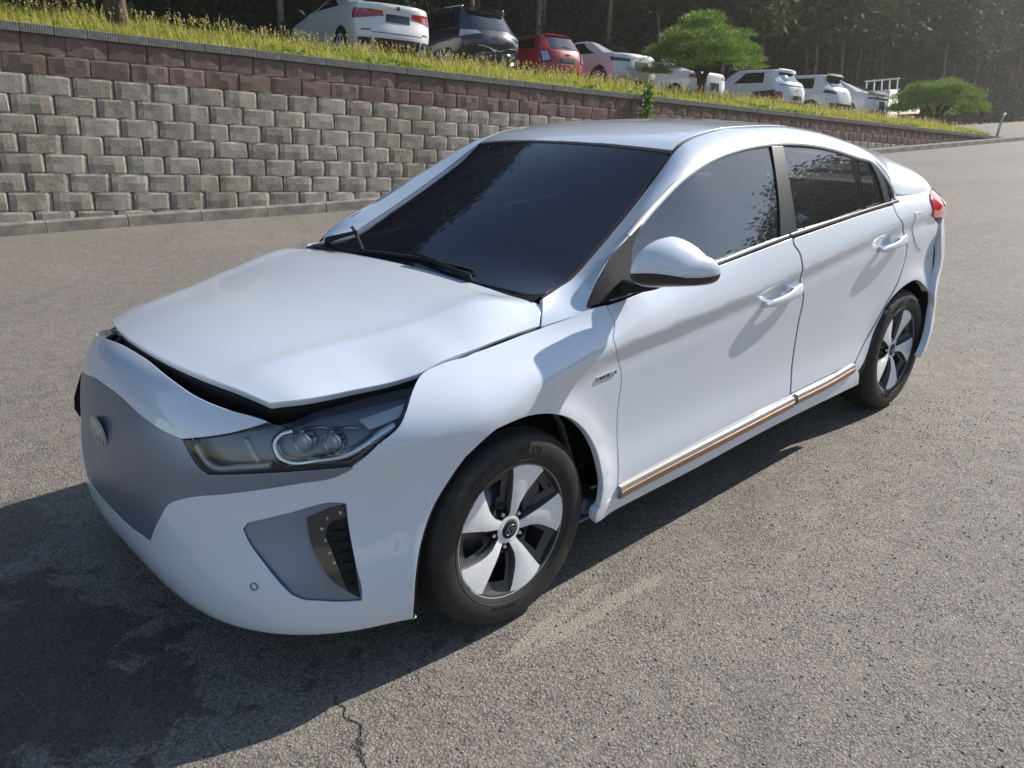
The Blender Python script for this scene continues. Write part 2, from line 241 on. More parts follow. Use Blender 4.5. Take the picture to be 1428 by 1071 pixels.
def panel(name,f,segs,mat,parent=None,sc=(1,1),ds=.014,res=.022,gap=.002,off=0.,th=.012,edge=.002,orient=1,sym=False,side=1,holes=(),deform=None,flange=True,**props):
    """solid sheet with rolled edges, cut out of surface f(a,b). side=-1 gives the mirror copy; sym joins both halves at y=0"""
    sc=np.array(sc,float)
    po=outline(segs,ds,sc)
    pin=(np.abs(po[:,0])<1e-6) if sym else None
    if gap: 
        p2=shrink(f,po,gap)
        if sym: p2[pin,0]=0
        po=p2
    hs=[]
    for h in holes:
        q=outline(h,ds,sc); q=shrink(f,q,-gap); hs.append(q)
    Q=po*sc; lo=Q.min(0);hi=Q.max(0)
    gx=np.arange(lo[0]+res/2,hi[0],res);gy=np.arange(lo[1]+res/2,hi[1],res*.866)
    GX,GY=np.meshgrid(gx,gy); GX=GX+np.where(np.arange(len(gy))%2,res/2,0)[:,None]
    g=np.stack([GX.ravel(),GY.ravel()],1)
    m=inpoly(g,Q)&(polydist(g,Q)>res*.45)
    for q in hs: m&=~inpoly(g,q*sc)&(polydist(g,q*sc)>res*.45)
    g=g[m]
    pts=[tuple(p) for p in Q]; E=[(i,(i+1)%len(Q)) for i in range(len(Q))]
    for q in hs:
        n0=len(pts); qq=q*sc; pts+=[tuple(p) for p in qq]; E+=[(n0+i,n0+(i+1)%len(qq)) for i in range(len(qq))]
    pts+=[tuple(p) for p in g]
    r=delaunay_2d_cdt([Vector(p) for p in pts],E,[],0,1e-7)
    V2=np.array([tuple(v) for v in r[0]]); F=np.array([f_ for f_ in r[2] if len(f_)==3])
    c=V2[F].mean(1); k=inpoly(c,Q)
    for q in hs: k&=~inpoly(c,q*sc)
    F=F[k]; used=np.unique(F); mp=-np.ones(len(V2),int); mp[used]=np.arange(len(used)); V2=V2[used]; F=mp[F]
    A,B=V2[:,0]/sc[0],V2[:,1]/sc[1]
    if sym: A=np.where(np.abs(A)<1e-6,0,A)
    e=2e-4 
    P=f(A,B); N=nrm(f,np.where(A<e,A+e,A) if sym else A,B,orient=orient)
    if sym:
        z=A==0; N[z,1]=0; N=nm(N); P[z,1]=0
    P=P+N*off
    if deform is not None: P=deform(P,N)
    # face orientation to follow N
    fn=np.cross(P[F[:,1]]-P[F[:,0]],P[F[:,2]]-P[F[:,0]]); fl=(fn*N[F].mean(1)).sum(1)<0; F[fl]=F[fl][:,::-1]
    V=[P];NN=[N];FF=[tuple(t) for t in F]
    if flange:
        cnt={}
        for t in FF:
            for i in range(3): cnt[(t[i],t[(i+1)%3])]=1
        be=[(a,b) for (a,b) in cnt if (b,a) not in cnt]
        if sym: be=[(a,b) for a,b in be if not (A[a]==0 and A[b]==0)]
        outv={}
        for a,b in be:
            t=nm(P[b]-P[a]); o=np.cross(t,nm(N[a]+N[b])); 
            for q in (a,b): outv[q]=outv.get(q,0)+o
        ids=list(outv); ix={q:i for i,q in enumerate(ids)}
        O=nm(np.array([outv[q] for q in ids])); Pb=P[ids];Nb=N[ids]
        if sym: 
            zz=A[ids]==0; O[zz,1]=0; O=nm(O)
        n0=len(P); r1=Pb+O*edge*.7-Nb*edge*.3; r2=Pb+O*edge-Nb*edge; r3=r2-Nb*th
        V+= [r1,r2,r3]; NN+=[nm(Nb+O*.9),nm(O+Nb*.2),O]; m_=len(ids)
        for a,b in be:
            ia,ib=ix[a],ix[b]
            for L0,L1 in ((None,n0),(n0,n0+m_),(n0+m_,n0+2*m_)):
                p0=a if L0 is None else L0+ia; p1=b if L0 is None else L0+ib
                FF.append((p0,L1+ia,L1+ib,p1))
    V=np.vstack(V);NN=np.vstack(NN)
    if sym:
        z=V[:,1]==0; idx=np.arange(len(V)); mi=np.where(z,idx,0); nn=np.where(~z)[0]; mi=idx.copy(); mi[nn]=len(V)+np.arange(len(nn))
        FF=FF+[tuple(mi[list(t)][::-1]) for t in FF]; V=np.vstack([V,V[nn]*[1,-1,1]]); NN=np.vstack([NN,NN[nn]*[1,-1,1]])
    if side<0: V=V*[1,-1,1];NN=NN*[1,-1,1];FF=[t[::-1] for t in FF]
    return mk(name,V,FF,mat,parent,normals=NN,**props)
def sweep(P,N,prof,closed=True,cap=True):
    """sweep a 2-D profile (across, out) along P with surface normals N"""
    P=np.array(P);N=nm(N);T=nm(np.gradient(P,axis=0));B=nm(np.cross(N,T)); V=[];F=[];k=len(prof)
    for i in range(len(P)):
        for a,o in prof: V.append(P[i]+B[i]*a+N[i]*o)
    for i in range(len(P)-1):
        for q in range(k if closed else k-1): F.append((i*k+q,i*k+(q+1)%k,(i+1)*k+(q+1)%k,(i+1)*k+q))
    if cap: F.append(tuple(range(k))[::-1]);F.append(tuple((len(P)-1)*k+q for q in range(k)))
    return V,F
def strip(name,f,seg,mat,parent,prof,sc=(1,1),ds=.02,orient=1,side=1,smooth=True,**props):
    c=curve(seg,ds=ds,sc=sc); P=f(c[:,0],c[:,1]); N=nrm(f,c[:,0],c[:,1],orient=orient); V,F=sweep(P,N,prof); V=np.array(V)
    if side<0: V=V*[1,-1,1];F=[t[::-1] for t in F]
    o=mk(name,V,F,mat,parent,smooth=smooth,**props)
    if smooth: autos(o)
    return o
def autos(o,ang=40):
    """sharp edges above an angle"""
    bm=bmesh.new(); bm.from_mesh(o.data); bmesh.ops.recalc_face_normals(bm,faces=bm.faces)
    for e in bm.edges:
        if len(e.link_faces)==2 and e.calc_face_angle(0)>math.radians(ang): e.smooth=False
    bm.to_mesh(o.data); bm.free(); return o
def copy_tree(o,parent=None,**props):
    c=o.copy(); COL.objects.link(c); c.parent=parent
    for k,v in props.items(): c[k]=v
    for ch in list(o.children): copy_tree(ch,c)
    return c

# ================================================================ ground
def asphalt():
    m=bpy.data.materials.new('asphalt'); m.use_nodes=True; nt=m.node_tree; b=nt.nodes['Principled BSDF']; L=nt.links.new; N=nt.nodes.new
    tc=N('ShaderNodeTexCoord')
    def noise(s,d=6,r=.55,dist=0):
        t=N('ShaderNodeTexNoise'); t.inputs['Scale'].default_value=s; t.inputs['Detail'].default_value=d; t.inputs['Roughness'].default_value=r; t.inputs['Distortion'].default_value=dist; L(tc.outputs['Object'],t.inputs['Vector']); return t.outputs[0]
    dn=N('ShaderNodeTexNoise'); dn.inputs['Scale'].default_value=55; dn.inputs['Detail'].default_value=3; L(tc.outputs['Object'],dn.inputs['Vector'])
    dv=N('ShaderNodeVectorMath'); dv.operation='MULTIPLY_ADD'; dv.inputs[1].default_value=(.022,.022,.022); L(dn.outputs['Color'],dv.inputs[0]); L(tc.outputs['Object'],dv.inputs[2])
    def vor(s,f='F1'):
        t=N('ShaderNodeTexVoronoi'); t.feature=f; t.inputs['Scale'].default_value=s; L(dv.outputs[0],t.inputs['Vector']); return t
    def ramp(x,a,b_,c0=(0,0,0),c1=(1,1,1)):
        r=N('ShaderNodeValToRGB'); r.color_ramp.elements[0].position=a; r.color_ramp.elements[1].position=b_; r.color_ramp.elements[0].color=(*c0,1); r.color_ramp.elements[1].color=(*c1,1); L(x,r.inputs[0]); return r.outputs[0]
    def mixc(f,a,b_,t='MIX'):
        x=N('ShaderNodeMix'); x.data_type='RGBA'; x.blend_type=t
        for i,v in ((0,f),(6,a),(7,b_)):
            if hasattr(v,'is_output') or hasattr(v,'links'): L(v,x.inputs[i])
            else: x.inputs[i].default_value=v if i==0 else (*v,1)
        return x.outputs[2]
    def math_(op,a,b_=0.):
        x=N('ShaderNodeMath'); x.operation=op
        for i,v in enumerate((a,b_)):
            if hasattr(v,'links'): L(v,x.inputs[i])
            else: x.inputs[i].default_value=v
        return x.outputs[0]
    v1=vor(120); v2=vor(230)
    stone=ramp(v1.outputs['Color'],.0,1.)
    base=mixc(ramp(noise(.45,5),.35,.68),(.235,.210,.182),(.30,.270,.236))
    base=mixc(math_('MULTIPLY',ramp(noise(2.3,6,.6),.40,.75),.25),base,(.18,.16,.137))
    sp=N('ShaderNodeSeparateColor'); L(v1.outputs['Color'],sp.inputs[0])
    base=mixc(math_('MULTIPLY',ramp(sp.outputs[0],.68,.92),.6),base,(.46,.41,.34))
    base=mixc(math_('MULTIPLY',ramp(sp.outputs[1],.75,.95),.5),base,(.06,.057,.055))
    sp2=N('ShaderNodeSeparateColor'); L(v2.outputs['Color'],sp2.inputs[0])
    base=mixc(math_('MULTIPLY',ramp(sp2.outputs[0],.74,.95),.6),base,(.46,.41,.34))
    pits=ramp(v1.outputs['Distance'],.35,.75)
    pits=math_('MULTIPLY',pits,math_('ADD',math_('MULTIPLY',ramp(noise(9,5,.6),.35,.62),.5),.5)); base=mixc(math_('MULTIPLY',pits,.7),base,(.05,.046,.042))
    # damp oily patch under the nose: its own place on the ground
    geo=N('ShaderNodeNewGeometry'); sx=N('ShaderNodeSeparateXYZ'); L(geo.outputs['Position'],sx.inputs[0])
    def blob(cx,cy,rx,ry,ang,wob):
        c,s=math.cos(ang),math.sin(ang)
        dx=math_('SUBTRACT',sx.outputs[0],cx);dy=math_('SUBTRACT',sx.outputs[1],cy)
        u=math_('ADD',math_('MULTIPLY',dx,c/rx),math_('MULTIPLY',dy,s/rx)); v=math_('ADD',math_('MULTIPLY',dx,-s/ry),math_('MULTIPLY',dy,c/ry))
        d=math_('SQRT',math_('ADD',math_('MULTIPLY',u,u),math_('MULTIPLY',v,v)))
        return ramp(math_('ADD',d,math_('MULTIPLY',math_('SUBTRACT',noise(5.2,8,.66,.8),.5),wob*2.0)),.82,.98,(1,1,1),(0,0,0))
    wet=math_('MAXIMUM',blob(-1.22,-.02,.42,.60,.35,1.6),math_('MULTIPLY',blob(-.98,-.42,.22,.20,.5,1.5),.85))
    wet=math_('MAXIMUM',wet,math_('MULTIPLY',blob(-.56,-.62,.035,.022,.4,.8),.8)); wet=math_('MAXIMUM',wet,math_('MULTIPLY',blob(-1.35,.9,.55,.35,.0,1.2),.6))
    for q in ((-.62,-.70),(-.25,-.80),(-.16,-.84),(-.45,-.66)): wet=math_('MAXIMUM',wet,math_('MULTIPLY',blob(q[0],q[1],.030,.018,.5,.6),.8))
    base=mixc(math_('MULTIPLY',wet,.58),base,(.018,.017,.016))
    # crack
    nx=math_('ADD',math_('MULTIPLY',math_('SUBTRACT',noise(5,5,.7),.5),.16),math_('SUBTRACT',sx.outputs[0],math_('MULTIPLY',math_('ADD',sx.outputs[1],.95),.25)))
    cr=ramp(math_('ABSOLUTE',math_('ADD',nx,.635)),.002,.008,(1,1,1),(0,0,0)); cr=math_('MULTIPLY',cr,ramp(math_('ABSOLUTE',math_('ADD',sx.outputs[1],1.02)),.22,.30,(1,1,1),(0,0,0)))
    base=mixc(math_('MULTIPLY',cr,.75),base,(.02,.02,.02))
    # pale scraped patch and tyre-polished tracks
    sc_=math_('MAXIMUM',math_('MULTIPLY',blob(.22,-1.02,.36,.030,-.03,.9),.5),math_('MULTIPLY',blob(.10,-.955,.26,.030,.12,.9),.5)); sc_=math_('MULTIPLY',sc_,1.); base=mixc(sc_,base,(.42,.38,.31))
    # faint curved tyre marks
    for (cx_,cy_,rad,wd_) in ((-7.5,13.5,11.2,.10),(-7.5,13.5,12.9,.10),(9.,-14.,13.6,.10),(9.,-14.,15.2,.09)):
        dx=math_('SUBTRACT',sx.outputs[0],cx_);dy=math_('SUBTRACT',sx.outputs[1],cy_); d_=math_('SQRT',math_('ADD',math_('MULTIPLY',dx,dx),math_('MULTIPLY',dy,dy)))
        band=ramp(math_('ABSOLUTE',math_('SUBTRACT',d_,rad)),.0,wd_,(1,1,1),(0,0,0)); base=mixc(math_('MULTIPLY',math_('MULTIPLY',band,ramp(noise(1.2,4),.4,.6)),.30),base,(.10,.095,.088))
    L(base,b.inputs['Base Color'])
    b.inputs['Roughness'].default_value=.82; b.inputs['Specular IOR Level'].default_value=.35
    rr=N('ShaderNodeMapRange'); rr.inputs[3].default_value=.66; rr.inputs[4].default_value=.55; L(wet,rr.inputs[0]); L(rr.outputs[0],b.inputs['Roughness'])
    bp=N('ShaderNodeBump'); bp.inputs['Strength'].default_value=1.0; bp.inputs['Distance'].default_value=.0055
    h=math_('ADD',math_('MULTIPLY',math_('SUBTRACT',1.,v1.outputs['Distance']),1.0),math_('MULTIPLY',sp.outputs[2],.55)); h=math_('MULTIPLY',h,math_('ADD',math_('MULTIPLY',ramp(noise(9,5,.6),.3,.65),.45),.6)); h=math_('ADD',h,math_('MULTIPLY',noise(150,6,.7),1.1)); h=math_('ADD',h,math_('MULTIPLY',noise(22,5,.6),1.2)); h=math_('SUBTRACT',h,math_('MULTIPLY',cr,2.))
    L(h,bp.inputs['Height']); L(bp.outputs[0],b.inputs['Normal'])
    return m
M_asph=asphalt()

def gz_(x,y): return -.12*np.exp(-((x-6.5)/4.)**2)*sm(4.,9.,y)
WK=-.03
def wy(x): return 9.9+WK*x              # front face of the retaining wall
mb=MB(); xs=np.r_[-60,-20,np.arange(-8,14,.5),np.arange(14,40,2),45,60,100,300]; ys=np.r_[-70,-20,np.arange(-6,10.6,.5),20.,90.]
for x in xs:
    for y in ys: mb.V.append((float(x),float(y),float(gz_(x,min(y,9.)))-(.0 if y<10.2 or x>40 else .3)))
k=len(ys)
for i in range(len(xs)-1):
    for j in range(k-1): mb.F.append((i*k+j,(i+1)*k+j,(i+1)*k+j+1,i*k+j+1)); mb.M.append(0)
mb.build('road',M_asph,None,smooth=True,kind='structure')

# loose grit on the road
def grit(n,seed):
    r=np.random.RandomState(seed); X=r.uniform(-2.6,5.5,n); Y=-1.9+6*r.rand(n)**1.6-.3; X=np.where(r.rand(n)<.55,-1.2+r.rand(n)**.8*4.5,X); Y=np.where((r.rand(n)<.55)&(X>-1.3),-2.2+1.5*r.rand(n),Y)
    k=~((np.abs(Y)<.86)&(X>-.85)&(X<3.6)); X,Y=X[k],Y[k]; n=len(X); s=(.0016+.0042*r.rand(n)**3)[:,None,None]
    base=np.array([(1,0,0),(0,1,0),(-1,0,0),(0,-1,0),(0,0,.75),(0,0,-.5)],float)[None]*r.uniform(.6,1.3,(n,6,1)); a=r.uniform(0,6.28,n); c_,s_=np.cos(a)[:,None],np.sin(a)[:,None]
    V=base*s; V=np.stack([V[...,0]*c_-V[...,1]*s_,V[...,0]*s_+V[...,1]*c_,V[...,2]],-1)+np.stack([X,Y,np.full(n,.0012)],1)[:,None]
    F=np.array([(0,1,4),(1,2,4),(2,3,4),(3,0,4),(1,0,5),(2,1,5),(3,2,5),(0,3,5)]); F=(F[None]+6*np.arange(n)[:,None,None]).reshape(-1,3)
    return V.reshape(-1,3),F
V,F=grit(9000,5); me=bpy.data.meshes.new('grit'); V=V.astype(np.float32); F=F.astype(np.int32)
me.vertices.add(len(V)); me.vertices.foreach_set('co',V.ravel()); me.loops.add(F.size); me.loops.foreach_set('vertex_index',F.ravel()); me.polygons.add(len(F)); me.polygons.foreach_set('loop_start',np.arange(0,F.size,3,dtype=np.int32)); me.update(calc_edges=True)
me.materials.append(mat('grit_stone',(.26,.235,.205),.85,noise=(90,.6))); obj('grit',me,None,kind='stuff')

# ================================================================ THE WHITE CAR
M_paint=mat('white_pearl_paint',(.68,.735,.82),.33,coat=1.0,noise=(1.3,.025,8))
M_paint.node_tree.nodes['Principled BSDF'].inputs['Coat IOR'].default_value=1.75
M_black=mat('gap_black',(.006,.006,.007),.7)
M_plast=mat('black_plastic',(.02,.02,.022),.75,spec=.2,bump=(900,.15,.001))
M_gloss=mat('gloss_black',(.012,.012,.014),.12,coat=.6)
M_grey=mat('matte_grey_trim',(.22,.265,.36),.34,metal=.7)
M_pillar=mat('pillar_satin_black',(.07,.07,.072),.30,metal=.5)
M_satin=mat('satin_silver',(.55,.55,.54),.32,metal=.85)
M_belt=mat('belt_satin',(.50,.50,.50),.25,metal=.9)
M_chrome=mat('chrome',(.78,.79,.8),.08,metal=1)
M_copper=mat('copper_line',(.40,.25,.17),.36,metal=.5)
M_rubber=mat('tyre_rubber',(.022,.021,.021),.62,noise=(22,.35),bump=(160,.25,.002))
M_rimb=mat('machined_rim',(.84,.86,.89),.36,metal=.15,noise=(60,.06))
M_rimd=mat('dark_rim',(.095,.095,.10),.42,metal=.5)
M_under=mat('underbody',(.02,.02,.02),.8)
M_win=glassmat('tinted_windshield',(.013,.015,.028),1.6,.12)
M_side=glassmat('tinted_side_glass',(.005,.007,.010),2.7,.16)
M_lens=glassmat('clear_lens',(0,0,0),1.6,.95)
M_smoke=glassmat('smoked_lens',(.006,.006,.007),1.5,.35)
M_red=mat('red_lens',(.55,.01,.015),.12,coat=1)
M_int=mat('interior_dark',(.03,.03,.032),.7)
M_navy=mat('badge_navy',(.01,.02,.12),.3,coat=1)
M_white=mat('badge_white',(.8,.8,.8),.4)
CAR=thing('hatchback_car','white five door hatchback with raised bonnet and matte grey closed grille parked on the asphalt','car')
US=(4.6,1.)     # metric scale of (u,z)
def Wp(name,tr,m=None,**k):
    k.setdefault('sc',US); return panel(name,wrap,TR[tr] if isinstance(tr,str) else tr,m or M_paint,CAR if 'parent' not in k else k.pop('parent'),orient=ORW,**k)
_a,_b=jac(wrap,np.array([.5]),np.array([.5])); ORW=1 if np.cross(_a,_b)[0][1]<0 else -1
_a,_b=jac(G,np.array([1.2]),np.array([1.2])); ORG=1 if np.cross(_a,_b)[0][1]<0 else -1
def side_dent(P,N):        # the crushed far corner of the nose
    return P
ov={}
# ---- inner dark shell that shows in every gap
def u_lamp(y): return abs(y.mean())>.36
def shell():
    U=np.linspace(0,1,150);Z=np.linspace(.24,.80,16)
    A,B=np.meshgrid(U,Z); 
    def sh(A,B):
        P=wrap(A,B);N=nrm(wrap,np.clip(A,2e-4,1-2e-4),B,orient=ORW); return P-N*.03
    P=sh(A,B); V=[];F=[]
    n=len(U);
    for s in (1,-1):
        b=len(V); V+=list((P*[1,s,1]).reshape(-1,3))
        for j in range(len(Z)-1):
            for i in range(n-1):
                x=P[j:j+2,i:i+2,0].mean(); z=P[j:j+2,i:i+2,2].mean()
                if min(math.hypot(x,z-.316),math.hypot(x-2.7,z-.316))<.40 or (x<-.22 and z>.58 and u_lamp(P[j:j+2,i:i+2,1])): continue
                q=(b+j*n+i,b+j*n+i+1,b+(j+1)*n+i+1,b+(j+1)*n+i); F.append(q if s*ORW>0 else q[::-1])
    return V,F
V,F=shell(); mk('inner_shell',V,F,M_black,CAR)
mb=MB(); mb.box((1.35,0,.20),(3.9,1.2,.05)); mb.box((1.35,0,.24),(1.75,1.66,.05)); mb.build('underbody',M_under,CAR)
# ---- panels below the belt line
Wp('bumper_top_panel','bumper_top',sym=True,gap=.0015,th=.03)
def grille_def(P,N):
    k=np.exp(-(P[:,1]/.13)**2-((P[:,2]-.63)/.085)**2)           # raised boss round the badge
    r=np.exp(-((np.abs(P[:,1])-.30-(P[:,2]-.5)*.5)/.06)**2)*np.exp(-((P[:,2]-.55)/.12)**2)
    d=side_dent(P,N)-P
    return P+N*(k*.012-r*.016)[:,None]+d
Wp('grille','grille',M_grey,sym=True,gap=.0022,th=.03,deform=grille_def,off=.0,res=.016)
Wp('front_bumper','front_bumper',sym=True,gap=.0015,th=.010,holes=[TR['fog']],deform=side_dent)
HS=[(1,'left'),(-1,'right')]
for s,_n in HS:
    strip('arch_edge_shade',wrap,[(p[0]+.0015,p[1]) for p in TR['arch_edge'][0]],M_black,CAR,[(-.003,-.05),(-.003,-.004),(.003,-.004),(.003,-.05)],sc=US,orient=ORW,side=s)  # added black strip covers the sunlit flange and reads as arch shadow
FT=[s for s in TR['fender']]
def swell(P,N): return P
for s,_n in HS:
    Wp('fender','fender',side=s,th=.02)
    Wp('rocker_panel','rocker',side=s,th=.03,gap=.001)
    # wheel-arch edge returns
DR={}
HC=[np.mean([wrap(np.array([a]),np.array([b]))[0] for a,b in TR[k][0]],axis=0) for k in ('handle_f','handle_r')]
def cup(P,N):      # dished recess behind each pull handle
    for h in HC:
        P=P-N*(.020*np.exp(-(((P[:,0]-h[0]+.01)/.075)**2+((P[:,2]-h[2]+.004)/.040)**2)**1.6))[:,None]
    return P
for s,_n in HS:
    d1=Wp('front_door','front_door',side=s,th=.03,gap=.0045,deform=cup); d2=Wp('rear_door','rear_door',side=s,th=.03,gap=.0095,deform=cup)
    d1.name='front_door'; DR[s]=(d1,d2)
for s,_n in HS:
    for k_,w_ in (('gap_b',.0062),('gap_c',.0050),('seam_b',.0018)): strip('door_seal_shade' if k_!='seam_b' else 'bumper_seam',wrap,TR[k_][0],M_black,CAR,[(-w_,-.02),(-w_,-.0020),(w_,-.0020),(w_,-.02)],sc=US,orient=ORW,side=s)  # black strips paint the shade in the door gaps along with the rubber line
def qdent(P,N):
    k=np.exp(-((P[:,0]-2.93)/.10)**2-((P[:,2]-.80)/.10)**2)*(P[:,1]<0)
    r=np.exp(-((P[:,0]-2.86-(P[:,2]-.8)*.3)/.035)**2-((P[:,2]-.86)/.12)**2)*(P[:,1]<0)
    return P-N*(k*.022-r*.010)[:,None]
for s,_n in HS: Wp('quarter_panel','quarter',side=s,th=.03,gap=.0022,deform=qdent)
# rear bumper: pulled out of place at the left
q=TR['rbump'][0]; qa=TR['rear_door']
RB=[[(1.0,.96),(.86,.96),(.78,.965),(.742,.955),(.735,.93)]+[tuple(p) for p in TR['rbump'][0][::-1][1:]][0:0],
    [(.735,.93),(.726,.85),(.722,.75),(.718,.66),(.715,.58)],
    [(.715,.58),(.722,.50),(.726,.42),(.727,.33),(.725,.25)],[(.725,.25),(.80,.22),(.9,.21),(1.0,.21)],[(1.0,.21),(1.0,.6),(1.0,.96)]]
def wrap_r(a,b): return wrap(1-np.asarray(a,float),b)
RBm=[[(1-a,b) for a,b in sg] for sg in RB]
def pull(P,N):
    k=sm(3.45,2.95,P[:,0])*sm(.95,.7,P[:,2]); return P+np.stack([k*.012,np.where(P[:,1]<0,-k*.030,0),0*k],1)
panel('rear_bumper',wrap_r,RBm,M_paint,CAR,sc=US,gap=.002,th=.03,sym=True,orient=-ORW,deform=pull)
TG=[[(0.,1.09),(.15,1.09),(.21,1.09)],[(.21,1.09),(.215,1.03),(.21,.98)],[(.21,.98),(.1,.975),(0.,.975)],[(0.,.975),(0.,1.09)]]
panel('tailgate_lower',wrap_r,TG,M_paint,CAR,sc=US,gap=.002,th=.03,sym=True,orient=-ORW)
tl_=[tuple(p) for p in TR['taillight'][0]]+[tuple(TR['taillight'][1][1])]
TL=[[tl_[0],(.785,1.10),(.80,1.092)],[(.80,1.092),(.80,.985)],[(.80,.985),(.77,.975),(.735,.972),tl_[-1]],tl_[::-1]]
for s,_n in HS:
    t=Wp('taillight',TL,M_red,side=s,off=.008,th=.03,gap=.003); 
    TL2=[[(.752,1.06),(.785,1.07)],[(.785,1.07),(.785,1.04)],[(.785,1.04),(.747,1.025)],[(.747,1.025),(.752,1.06)]]
    Wp('reflector',TL2,mat('light_red_lens',(.75,.12,.1),.1,coat=1) if s>0 else bpy.data.materials['light_red_lens'],side=s,off=.0105,th=.002,gap=.001,parent=t)
Wp('fuel_door','fuel_door',off=.002,th=.004,gap=.0015,deform=lambda P,N:qdent(P,N)+N*.001)
# side mouldings: satin with a copper line
for s,_n in HS:
    for key,pd in (('mould_f',DR[s][0]),('mould_r',DR[s][1])):
        pr=[(-.030,.0),(-.028,.010),(-.012,.017),(.004,.018),(.016,.014),(.020,.0)]
        o=strip('side_moulding',wrap,TR[key][0],M_satin if 0 else mat('moulding_grey',(.36,.35,.335),.42,metal=.45) if 'moulding_grey' not in bpy.data.materials else bpy.data.materials['moulding_grey'],pd,[(a,b) for a,b in pr],sc=US,orient=ORW,side=s)
        o2=strip('copper_strip',wrap,TR[key][0],M_copper,o,[(-.031,.002),(-.028,.0125),(-.012,.0195),(.000,.0200),(.002,.014)] ,sc=US,orient=ORW,side=s)
# ---- bonnet
HB=np.array([(0.,-.602,-.610,.817),(.10,-.543,-.655,.823),(.28,-.412,-.700,.829),(.42,-.288,-.735,.836),(.48,-.237,-.750,.845),(.56,-.168,-.757,.864),(.68,-.053,-.765,.878),(.88,.131,-.772,.897),(.95,.195,-.779,.903),(1.,.262,-.787,.912)])
def hood(s,b):
    s=np.asarray(s,float);b=np.asarray(b,float);s,b=np.broadcast_arrays(s,b)
    bb=HB[:,0]; xe=cs(bb,HB[:,1],b); ye=cs(bb,HB[:,2],b); ze=cs(bb,HB[:,3],b)
    xc=cs([0,.3,.6,.95,1],[-.690,-.43,-.14,.17,.205],b); zc=cs([0,.12,.3,.6,.85,1],[.848,.876,.909,.952,.982,.993],b)
    a=np.abs(s)
    s0=cs([0,.3,.68,.95,1],[.78,.80,.90,.93,.97],b); w=cs([0,.2,.6,.9,1.],[.35,.40,.50,.72,.3],b)
    d=zc-ze
    fold=np.clip((a-s0+.06)/(1-s0+.06),0,2)**1.9
    rid=.0035*np.exp(-((a-s0+.10)/.07)**2)*sm(0,.25,b)
    z=zc-d*(1-w)*a**2.1-d*w*fold+rid
    x=xc+(xe-xc)*a**2.2; y=ye*s*-1*-1
    return np.stack([x,ye*s,z],-1)
# s>0 is the left (negative y) side because ye<0
_a,_b=jac(hood,np.array([.3]),np.array([.5])); ORH=1 if np.cross(_a,_b)[0][2]>0 else -1
HO=[[(0,0),(.35,0),(.7,0),(1,0)],[(1,0),(1,.3),(1,.6),(1,.95)],[(1,.95),(.925,1)],[(.925,1),(.6,1),(.3,1),(0,1)],[(0,1),(0,0)]]
panel('bonnet',hood,HO,M_paint,CAR,sc=(.74,.92),gap=.001,th=.016,res=.02,sym=True,orient=ORH,edge=.003)
# black sheet stands in for the shade under the raised bonnet edge
def hv(s,b): 
    P=hood(s,b); return P-np.array([0,0,.028])
panel('bonnet_void_sheet',lambda s,b:hood(s,b)*np.array([1,.985,1])-np.array([0,0,.03]),HO,M_black,CAR,sc=(.74,.92),gap=.01,res=.06,sym=True,orient=ORH,th=.06)
# ---- rails of the glasshouse
R1=np.array([(.262,-.728,.966),(.368,-.690,.978),(.449,-.675,.995),(.566,-.656,1.05),(.749,-.625,1.145),(.947,-.592,1.257),(1.117,-.564,1.361),(1.21,-.56,1.399),(1.354,-.56,1.424),(1.508,-.56,1.437),(1.85,-.555,1.437),(2.08,-.548,1.42),(2.26,-.545,1.395),(2.42,-.54,1.365),(2.62,-.545,1.332),(2.86,-.57,1.282),(3.10,-.61,1.205),(3.30,-.63,1.125)])
r2=TR['R2'][0]; R2=G(np.array([p[0] for p in r2]),np.array([p[1] for p in r2]))
R2=np.vstack([[(.2,-.784,.900)],R2,wrap(np.array([.745,.80]),np.array([1.099,1.10]))])
CC=np.array([(.205,0,.988),(.285,0,1.030),(.36,0,1.070),(.475,0,1.130),(.66,0,1.222),(.86,0,1.315),(1.04,0,1.386),(1.15,0,1.420),(1.31,0,1.446),(1.48,0,1.460),(1.83,0,1.464),(2.08,0,1.448),(2.27,0,1.424),(2.45,0,1.393),(2.66,0,1.353),(2.93,0,1.302),(3.2,0,1.228),(3.43,0,1.135)])
TI=np.arange(18.)
def rail(R,t): return np.stack([cs(TI,R[:,k],t) for k in range(3)],-1)
def topS(s,t):
    s=np.asarray(s,float);t=np.asarray(t,float);s,t=np.broadcast_arrays(s,t); E=rail(R1,t);C=rail(CC,t);a=np.abs(s)
    x=C[...,0]+(E[...,0]-C[...,0])*a**2; z=C[...,2]+(E[...,2]-C[...,2])*a**2.3
    return np.stack([x,E[...,1]*s,z],-1)
def railS(w,t):
    w=np.asarray(w,float);t=np.asarray(t,float);w,t=np.broadcast_arrays(w,t); A=rail(R1,t);B=rail(R2,t)
    fw=sm(0.5,2.,t)
    C=A.copy(); C[...,0]=(A[...,0]+B[...,0])/2; C[...,1]=A[...,1]+(B[...,1]-A[...,1])*(.5+.18*fw); C[...,2]=A[...,2]-(A[...,2]-B[...,2])*(.5-.32*fw)
    w=w[...,None]; return (1-w)**2*A+2*w*(1-w)*C+w*w*B
_a,_b=jac(topS,np.array([.3]),np.array([9.])); ORT=1 if np.cross(_a,_b)[0][2]>0 else -1
_a,_b=jac(railS,np.array([.5]),np.array([9.])); ORR=1 if np.cross(_a,_b)[0][2]>0 else -1
TS=(.56,.17)
